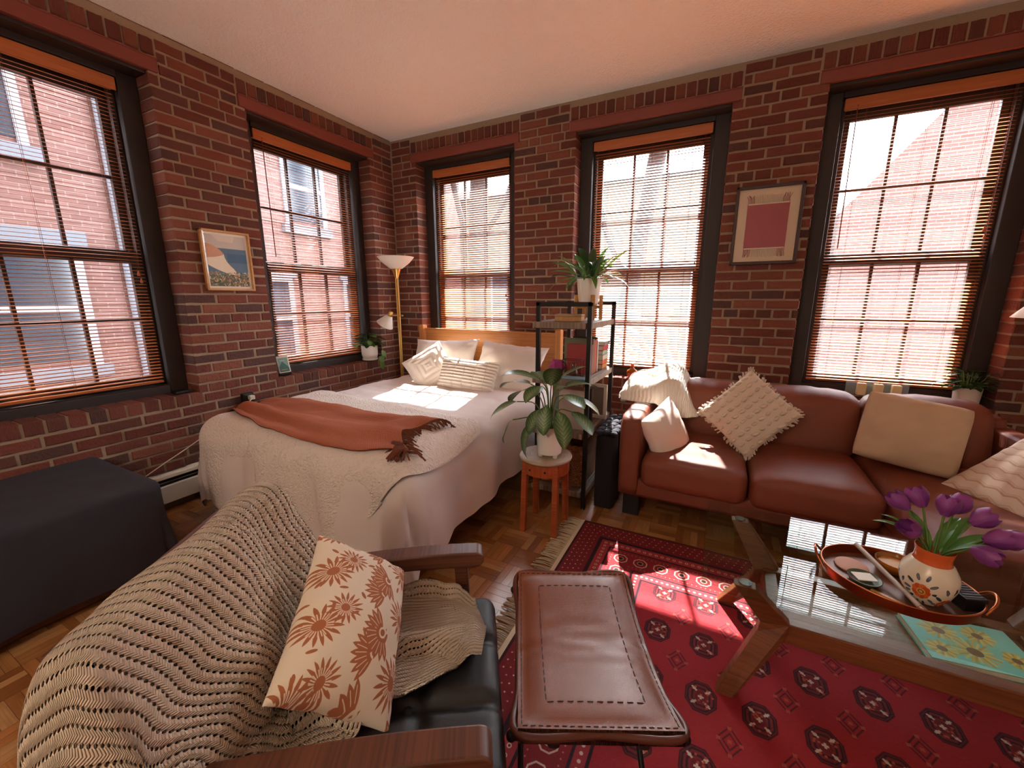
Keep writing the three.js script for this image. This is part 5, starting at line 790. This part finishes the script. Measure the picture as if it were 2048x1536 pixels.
// ---------------------------------------------------------------- floor lamp
{
  const t = thing('floor_lamp', 'brass floor lamp with white glass bowl and side reading lamp in the corner', 'floor lamp', [0.28, 0, 0.33]);
  const milk = phy({ color: '#f4efe8', roughness: 0.4, transmission: 0.25, thickness: 0, side: THREE.DoubleSide });
  mesh('base', lathe([[0, 0], [0.13, 0], [0.13, 0.012], [0.12, 0.02], [0.02, 0.028], [0, 0.03]], [0, 0, 0], 40), M.brass, t);
  mesh('pole', [0, 1, 2].map((i) => bar([0.009 * Math.cos(i * 2.1), 0.02, 0.009 * Math.sin(i * 2.1)], [0.009 * Math.cos(i * 2.1), 1.57, 0.009 * Math.sin(i * 2.1)], 0.0085, 10)), M.brass, t);
  mesh('collar', lathe([[0.012, 1.55], [0.018, 1.56], [0.05, 1.65], [0.046, 1.65], [0.012, 1.57]], [0, 0, 0], 28), M.brass, t);
  mesh('bowl', lathe([[0.03, 1.635], [0.06, 1.645], [0.13, 1.7], [0.175, 1.752], [0.171, 1.754], [0.125, 1.704], [0.055, 1.65], [0.03, 1.64]], [0, 0, 0], 44), milk, t);
  const d = V(-0.55, -0.83, 0.1).normalize(), q = new THREE.Quaternion().setFromUnitVectors(V(0, -1, 0), d);
  mesh('arm', [bar([0.03, 1.19, 0], [-0.09, 1.19, 0.01], 0.006, 8), ball(0.01, [0.045, 1.19, 0])], M.brass, t);
  const h = V(-0.085, 1.225, 0.01), place = (g) => { g.applyQuaternion(q); g.translate(h.x, h.y, h.z); return g; };
  mesh('socket', place(lathe([[0, 0.005], [0.022, 0.0], [0.022, -0.05], [0, -0.052]], [0, 0, 0], 20)), M.brass, t);
  mesh('shade', place(lathe([[0.028, -0.042], [0.086, -0.155], [0.083, -0.156], [0.025, -0.045], [0.028, -0.042]], [0, 0, 0], 36)), milk, t);
}
// lamp at the right edge
{
  const t = thing('shaded_lamp', 'floor lamp with white cone shade at the right edge, beyond the sofa', 'floor lamp', [4.79, 0, 0.45]);
  mesh('base', lathe([[0, 0], [0.08, 0], [0.08, 0.015], [0.01, 0.03]], [0, 0, 0], 30), M.black, t); mesh('pole', bar([0, 0.02, 0], [0, 1.36, 0], 0.009, 10), M.black, t);
  mesh('shade', lathe([[0.1, 1.5], [0.285, 1.258], [0.281, 1.258], [0.096, 1.5], [0.1, 1.5]], [0, 0, 0], 44), phy({ color: '#efe4d2', roughness: 0.8, transmission: 0.35, thickness: 0, side: THREE.DoubleSide }), t);
}
// ---------------------------------------------------------------- black-draped chest, heater, plug and cord
{
  const t = thing('draped_chest', 'long chest covered by a black cloth under the left window', 'chest', [0.42, 0, 3.5]);
  part(t, 'chest', bb(0.12, 0.73, 0, 0.46, 2.68, 4.4, 0.01), M.walnut);
  const f = (u, v) => { const s = lerp(-0.42, 0.42, u), z = lerp(4.5, 2.2, v), x0 = 0.14, x1 = 0.735, dx = u < 0.3 ? 0 : 0, xs = lerp(0.08, 1.18, u), ox = Math.max(0, xs - x1), oz = Math.max(0, 2.665 - z), d = Math.cbrt(ox ** 3 + oz ** 3), [o, dr] = fold(d, 0.04), k = d > 0 ? Math.hypot(ox, oz) : 1, h = sstep(0.05, 0.45, d), w = 0.014 * h * Math.sin((ox > oz ? z : xs) * 14) + 0.02 * h + 0.008; return [Math.min(xs, x1) + (ox * (o + w)) / k, Math.max(0.012, 0.492 - dr + 0.004 * fb(xs * 4, z * 4)), Math.max(z, 2.665) - (oz * (o + w)) / k]; };
  part(t, 'cloth', cloth(f, 50, 90, 0.006, [1.1, 2.3]), std('#2b262d', 0.93, { bumpMap: weave, bumpScale: 0.0006 }));
  const b = thing('baseboard_heater', 'cream baseboard heater along the left wall', 'heater', [0.035, 0, 2.2]), cr = std('#ddd2bf', 0.5);
  part(b, 'housing', [bb(0.004, 0.03, 0.05, 0.25, 0.5, 5.2, 0.003), bb(0.03, 0.07, 0.06, 0.175, 0.5, 5.2, 0.004)], cr); part(b, 'cover', bb(0.004, 0.075, 0.222, 0.25, 0.5, 5.2, 0.006), cr); part(b, 'damper', bb(0.03, 0.06, 0.195, 0.2, 0.5, 5.2, 0), std('#7b7468', 0.5)); part(b, 'fins', bb(0.03, 0.05, 0.176, 0.22, 0.5, 5.2, 0), M.black);
  for (const z of [0.6, 2.4, 4.2]) part(b, 'bracket', bb(0.01, 0.06, 0, 0.06, z, z + 0.02, 0), M.black);
  const o = thing('wall_outlet', 'black wall outlet box above the bed\'s left side', 'outlet', [0.012, 0.56, 1.74]); part(o, 'box', bb(0.004, 0.045, 0.5, 0.665, 1.7, 1.78, 0.006), M.black); part(o, 'socket', bb(0.044, 0.05, 0.61, 0.65, 1.715, 1.765, 0.002), std('#2a2726', 0.4));
  const c = thing('power_cord', 'white plug with a thin cord running down to the chest', 'cord', [0.06, 0.63, 1.735]), w = std('#ddd0bb', 0.6); part(c, 'plug', [bb(0.05, 0.085, 0.615, 0.65, 1.715, 1.755, 0.008)], w); part(c, 'cable', tube([[0.085, 0.632, 1.74], [0.1, 0.61, 1.78], [0.09, 0.5, 1.98], [0.085, 0.4, 2.18], [0.08, 0.32, 2.36], [0.08, 0.22, 2.55], [0.08, 0.1, 2.65]], 0.0035, 40, 6), w);
}
// ---------------------------------------------------------------- pictures
{
  const l = thing('framed_print', 'framed print of a white seaside cliff on the brick between the left windows', 'picture', [0.016, 1.617, 1.735]), wz = [1.575, 1.9], hy = [1.415, 1.82], oakF = woodMat('#c9965c', '#a97740', [0.4, 0.2], 25, 0.45);
  part(l, 'frame', [bb(0.004, 0.03, hy[0], hy[0] + 0.014, ...wz, 0.003), bb(0.004, 0.03, hy[1] - 0.014, hy[1], ...wz, 0.003), bb(0.004, 0.03, ...hy, wz[0], wz[0] + 0.014, 0.003), bb(0.004, 0.03, ...hy, wz[1] - 0.014, wz[1], 0.003)], oakF);
  part(l, 'mat_board', bb(0.006, 0.012, hy[0] + 0.01, hy[1] - 0.01, wz[0] + 0.01, wz[1] - 0.01, 0), std('#eadfce', 0.8));
  const art = canvasTex(400, 512, (c, w, h) => { c.fillStyle = '#c9bfb6'; c.fillRect(0, 0, w, h); c.fillStyle = '#d9cdbf'; c.beginPath(); c.moveTo(60, 0); c.lineTo(300, 0); c.lineTo(270, 70); c.lineTo(130, 60); c.fill(); c.fillStyle = '#5d7a92'; c.fillRect(0, 130, w, h - 130); c.fillStyle = '#4a6a86'; c.fillRect(200, 180, 200, 90); c.fillStyle = '#cf9c80'; c.beginPath(); c.moveTo(0, 90); c.quadraticCurveTo(120, 110, 170, 190); c.quadraticCurveTo(120, 260, 60, 270); c.lineTo(0, 260); c.fill(); c.fillStyle = '#eadbc4'; c.beginPath(); c.moveTo(0, 230); c.quadraticCurveTo(120, 220, 170, 190); c.quadraticCurveTo(170, 260, 250, 330); c.lineTo(300, 400); c.quadraticCurveTo(150, 390, 0, 300); c.fill(); c.fillStyle = '#5c6350'; c.fillRect(0, 395, w, 117); const R = rng(4); for (let i = 0; i < 260; i++) { c.fillStyle = ['#8a7f63', '#b59a76', '#40503f', '#d8c3a5', '#a8785a'][i % 5]; c.beginPath(); c.ellipse(R() * w, 370 + R() * 142, 4 + 12 * R(), 3 + 5 * R(), R() * 3, 0, 7); c.fill(); } });
  const g = new THREE.PlaneGeometry(0.265, 0.345); g.rotateY(Math.PI / 2); part(l, 'print', at(g, [0.0128, 1.6175, 1.7375]), std('#ffffff', 0.7, { map: art }));
  const pane = new THREE.PlaneGeometry(0.3, 0.38); pane.rotateY(Math.PI / 2); part(l, 'glazing', at(pane, [0.02, 1.6175, 1.7375]), M.glass);
  const r = thing('framed_textile', 'grey-framed rose woven mat with fringed ends on the brick above the sofa', 'picture', [3.378, 1.855, 0.016]), x = [3.175, 3.58], y = [1.593, 2.118], gf = std('#5e4a45', 0.5, { map: woodTex('#c9b9b0', '#8d7b73', [0.4, 0.2], 26) });
  part(r, 'frame', [bb(...x, y[0], y[0] + 0.02, 0.004, 0.034, 0.003), bb(...x, y[1] - 0.02, y[1], 0.004, 0.034, 0.003), bb(x[0], x[0] + 0.02, ...y, 0.004, 0.034, 0.003), bb(x[1] - 0.02, x[1], ...y, 0.004, 0.034, 0.003)], gf);
  part(r, 'backing', bb(x[0] + 0.015, x[1] - 0.015, y[0] + 0.015, y[1] - 0.015, 0.006, 0.013, 0), std('#d8c3a8', 0.9));
  const rose = std('#a8545c', 0.95, { bumpMap: weave, bumpScale: 0.001 }), pale = std('#d9c6ae', 0.95), R = rng(17);
  part(r, 'mat', cloth((u, v) => [3.378 + lerp(-0.125, 0.125, u) + 0.004 * nz(v * 9, 1) * (u > 0.5 ? 1 : -1), lerp(1.70, 2.0, v), 0.019 + 0.001 * nz(u * 6, v * 6)], 24, 24, 0.003, [0.25, 0.3]), rose);
  for (const s of [-1, 1]) { const e = s < 0 ? 1.702 : 1.998, fr = [], fr2 = []; for (let i = 0; i < 34; i++) { const xx = 3.378 - 0.122 + (i / 33) * 0.244; (i < 6 || i > 27 ? fr2 : fr).push(tube([[xx, e, 0.018], [xx + 0.003 * (R() - 0.5), e + s * 0.03, 0.019], [xx + (i < 6 || i > 27 ? (i < 6 ? -1 : 1) * 0.016 * R() : 0.006 * (R() - 0.5)), e + s * (0.05 + 0.012 * R()), 0.017]], 0.0016, 5, 4)); } part(r, 'pale_fringe', fr, pale); part(r, 'rose_fringe', fr2, rose); part(r, 'end_band', bb(3.256, 3.5, e - 0.005, e + 0.004, 0.017, 0.022, 0.001), pale); }
  const gp = new THREE.PlaneGeometry(0.37, 0.49); part(r, 'glazing', at(gp, [3.378, 1.855, 0.029]), M.glass);
}
// ---------------------------------------------------------------- small things on the sills
{
  const t = thing('small_tablet', 'small white-edged tablet leaning at the left window sill', 'tablet', [-0.035, SL + 0.001, 1.375], 1.15);
  const b = (g) => at(g, [0, 0, 0], [-0.2, 0, 0.08]);
  mesh('body', b(bx(0.088, 0.16, 0.009, [0, 0.081, 0], 0.004)), std('#ece6de', 0.4), t);
  mesh('screen', b(at(new THREE.PlaneGeometry(0.072, 0.118), [0, 0.085, 0.0052])), std('#ffffff', 0.15, { map: canvasTex(144, 236, (c) => { c.fillStyle = '#8fb5a8'; c.fillRect(0, 0, 144, 236); c.fillStyle = '#4f7f7d'; c.beginPath(); c.moveTo(0, 150); c.lineTo(60, 60); c.lineTo(144, 170); c.lineTo(144, 236); c.lineTo(0, 236); c.fill(); c.fillStyle = '#d7e2cf'; c.fillRect(30, 40, 70, 10); c.fillStyle = '#cf9a4a'; c.fillRect(24, 190, 90, 12); }) }), t);
  mesh('stand', b(bx(0.095, 0.02, 0.04, [0, 0.011, -0.012], 0.004)), M.black, t);
  const d = thing('candle_tray', 'clear glass tray of square tea lights on the sill behind the sofa', 'candle tray', [4.16, SB + 0.001, -0.06]);
  mesh('tray', [bx(0.34, 0.006, 0.07, [0, 0.003, 0], 0.002), bx(0.34, 0.09, 0.006, [0, 0.045, -0.032], 0.002)], phy({ color: '#cfd8d8', roughness: 0.1, transmission: 0.7, thickness: 0 }), d);
  [[-0.09, 'left'], [0.0, 'middle'], [0.095, 'right']].forEach(([x, w]) => { const c = thing('tea_light', `cream square tea light, ${w} of three on the glass tray`, 'candle', [4.16 + x, SB + 0.0075, -0.055], 0, 'tea lights on the glass tray'); mesh('wax', bx(0.05, 0.085, 0.04, [0, 0.0425, 0], 0.006), std('#e9d9a8', 0.6), c); mesh('wick', bar([0, 0.084, 0], [0.002, 0.093, 0], 0.001, 5), M.black, c); });
  const h = thing('window_latch', 'small black latch block on the sill corner of the left window', 'latch', [-0.06, SL + 0.001, 2.11]); mesh('block', bx(0.07, 0.016, 0.1, [0, 0.008, 0], 0.004), M.black, h);
}
// ---------------------------------------------------------------- the lit pendant behind the camera, whose warm light reaches the foreground
{
  const t = thing('pendant_lamp', 'warm globe pendant hanging behind the viewer', 'lamp', [2.2, 2.2, 5.0]);
  mesh('cord', bar([0, 0.12, 0], [0, H - 2.2, 0], 0.004, 6), M.black, t); mesh('ceiling_rose', cyl(0.05, 0.05, 0.02, [0, H - 2.21, 0], 24), M.brass, t); mesh('cap', cyl(0.03, 0.04, 0.04, [0, 0.13, 0], 20), M.brass, t);
  mesh('globe_bulb', at(new THREE.SphereGeometry(0.12, 28, 18), [0, 0, 0]), std('#fff0dc', 0.4, { emissive: new THREE.Color(1, 0.78, 0.56), emissiveIntensity: 1.2 }), t);
  const l = new THREE.PointLight(new THREE.Color(1, 0.83, 0.66), 1.0, 0, 2); l.position.set(0, 0, 0); l.castShadow = true; l.shadow.radius = 6; t.add(l);
}

renderer.render(scene, camera);
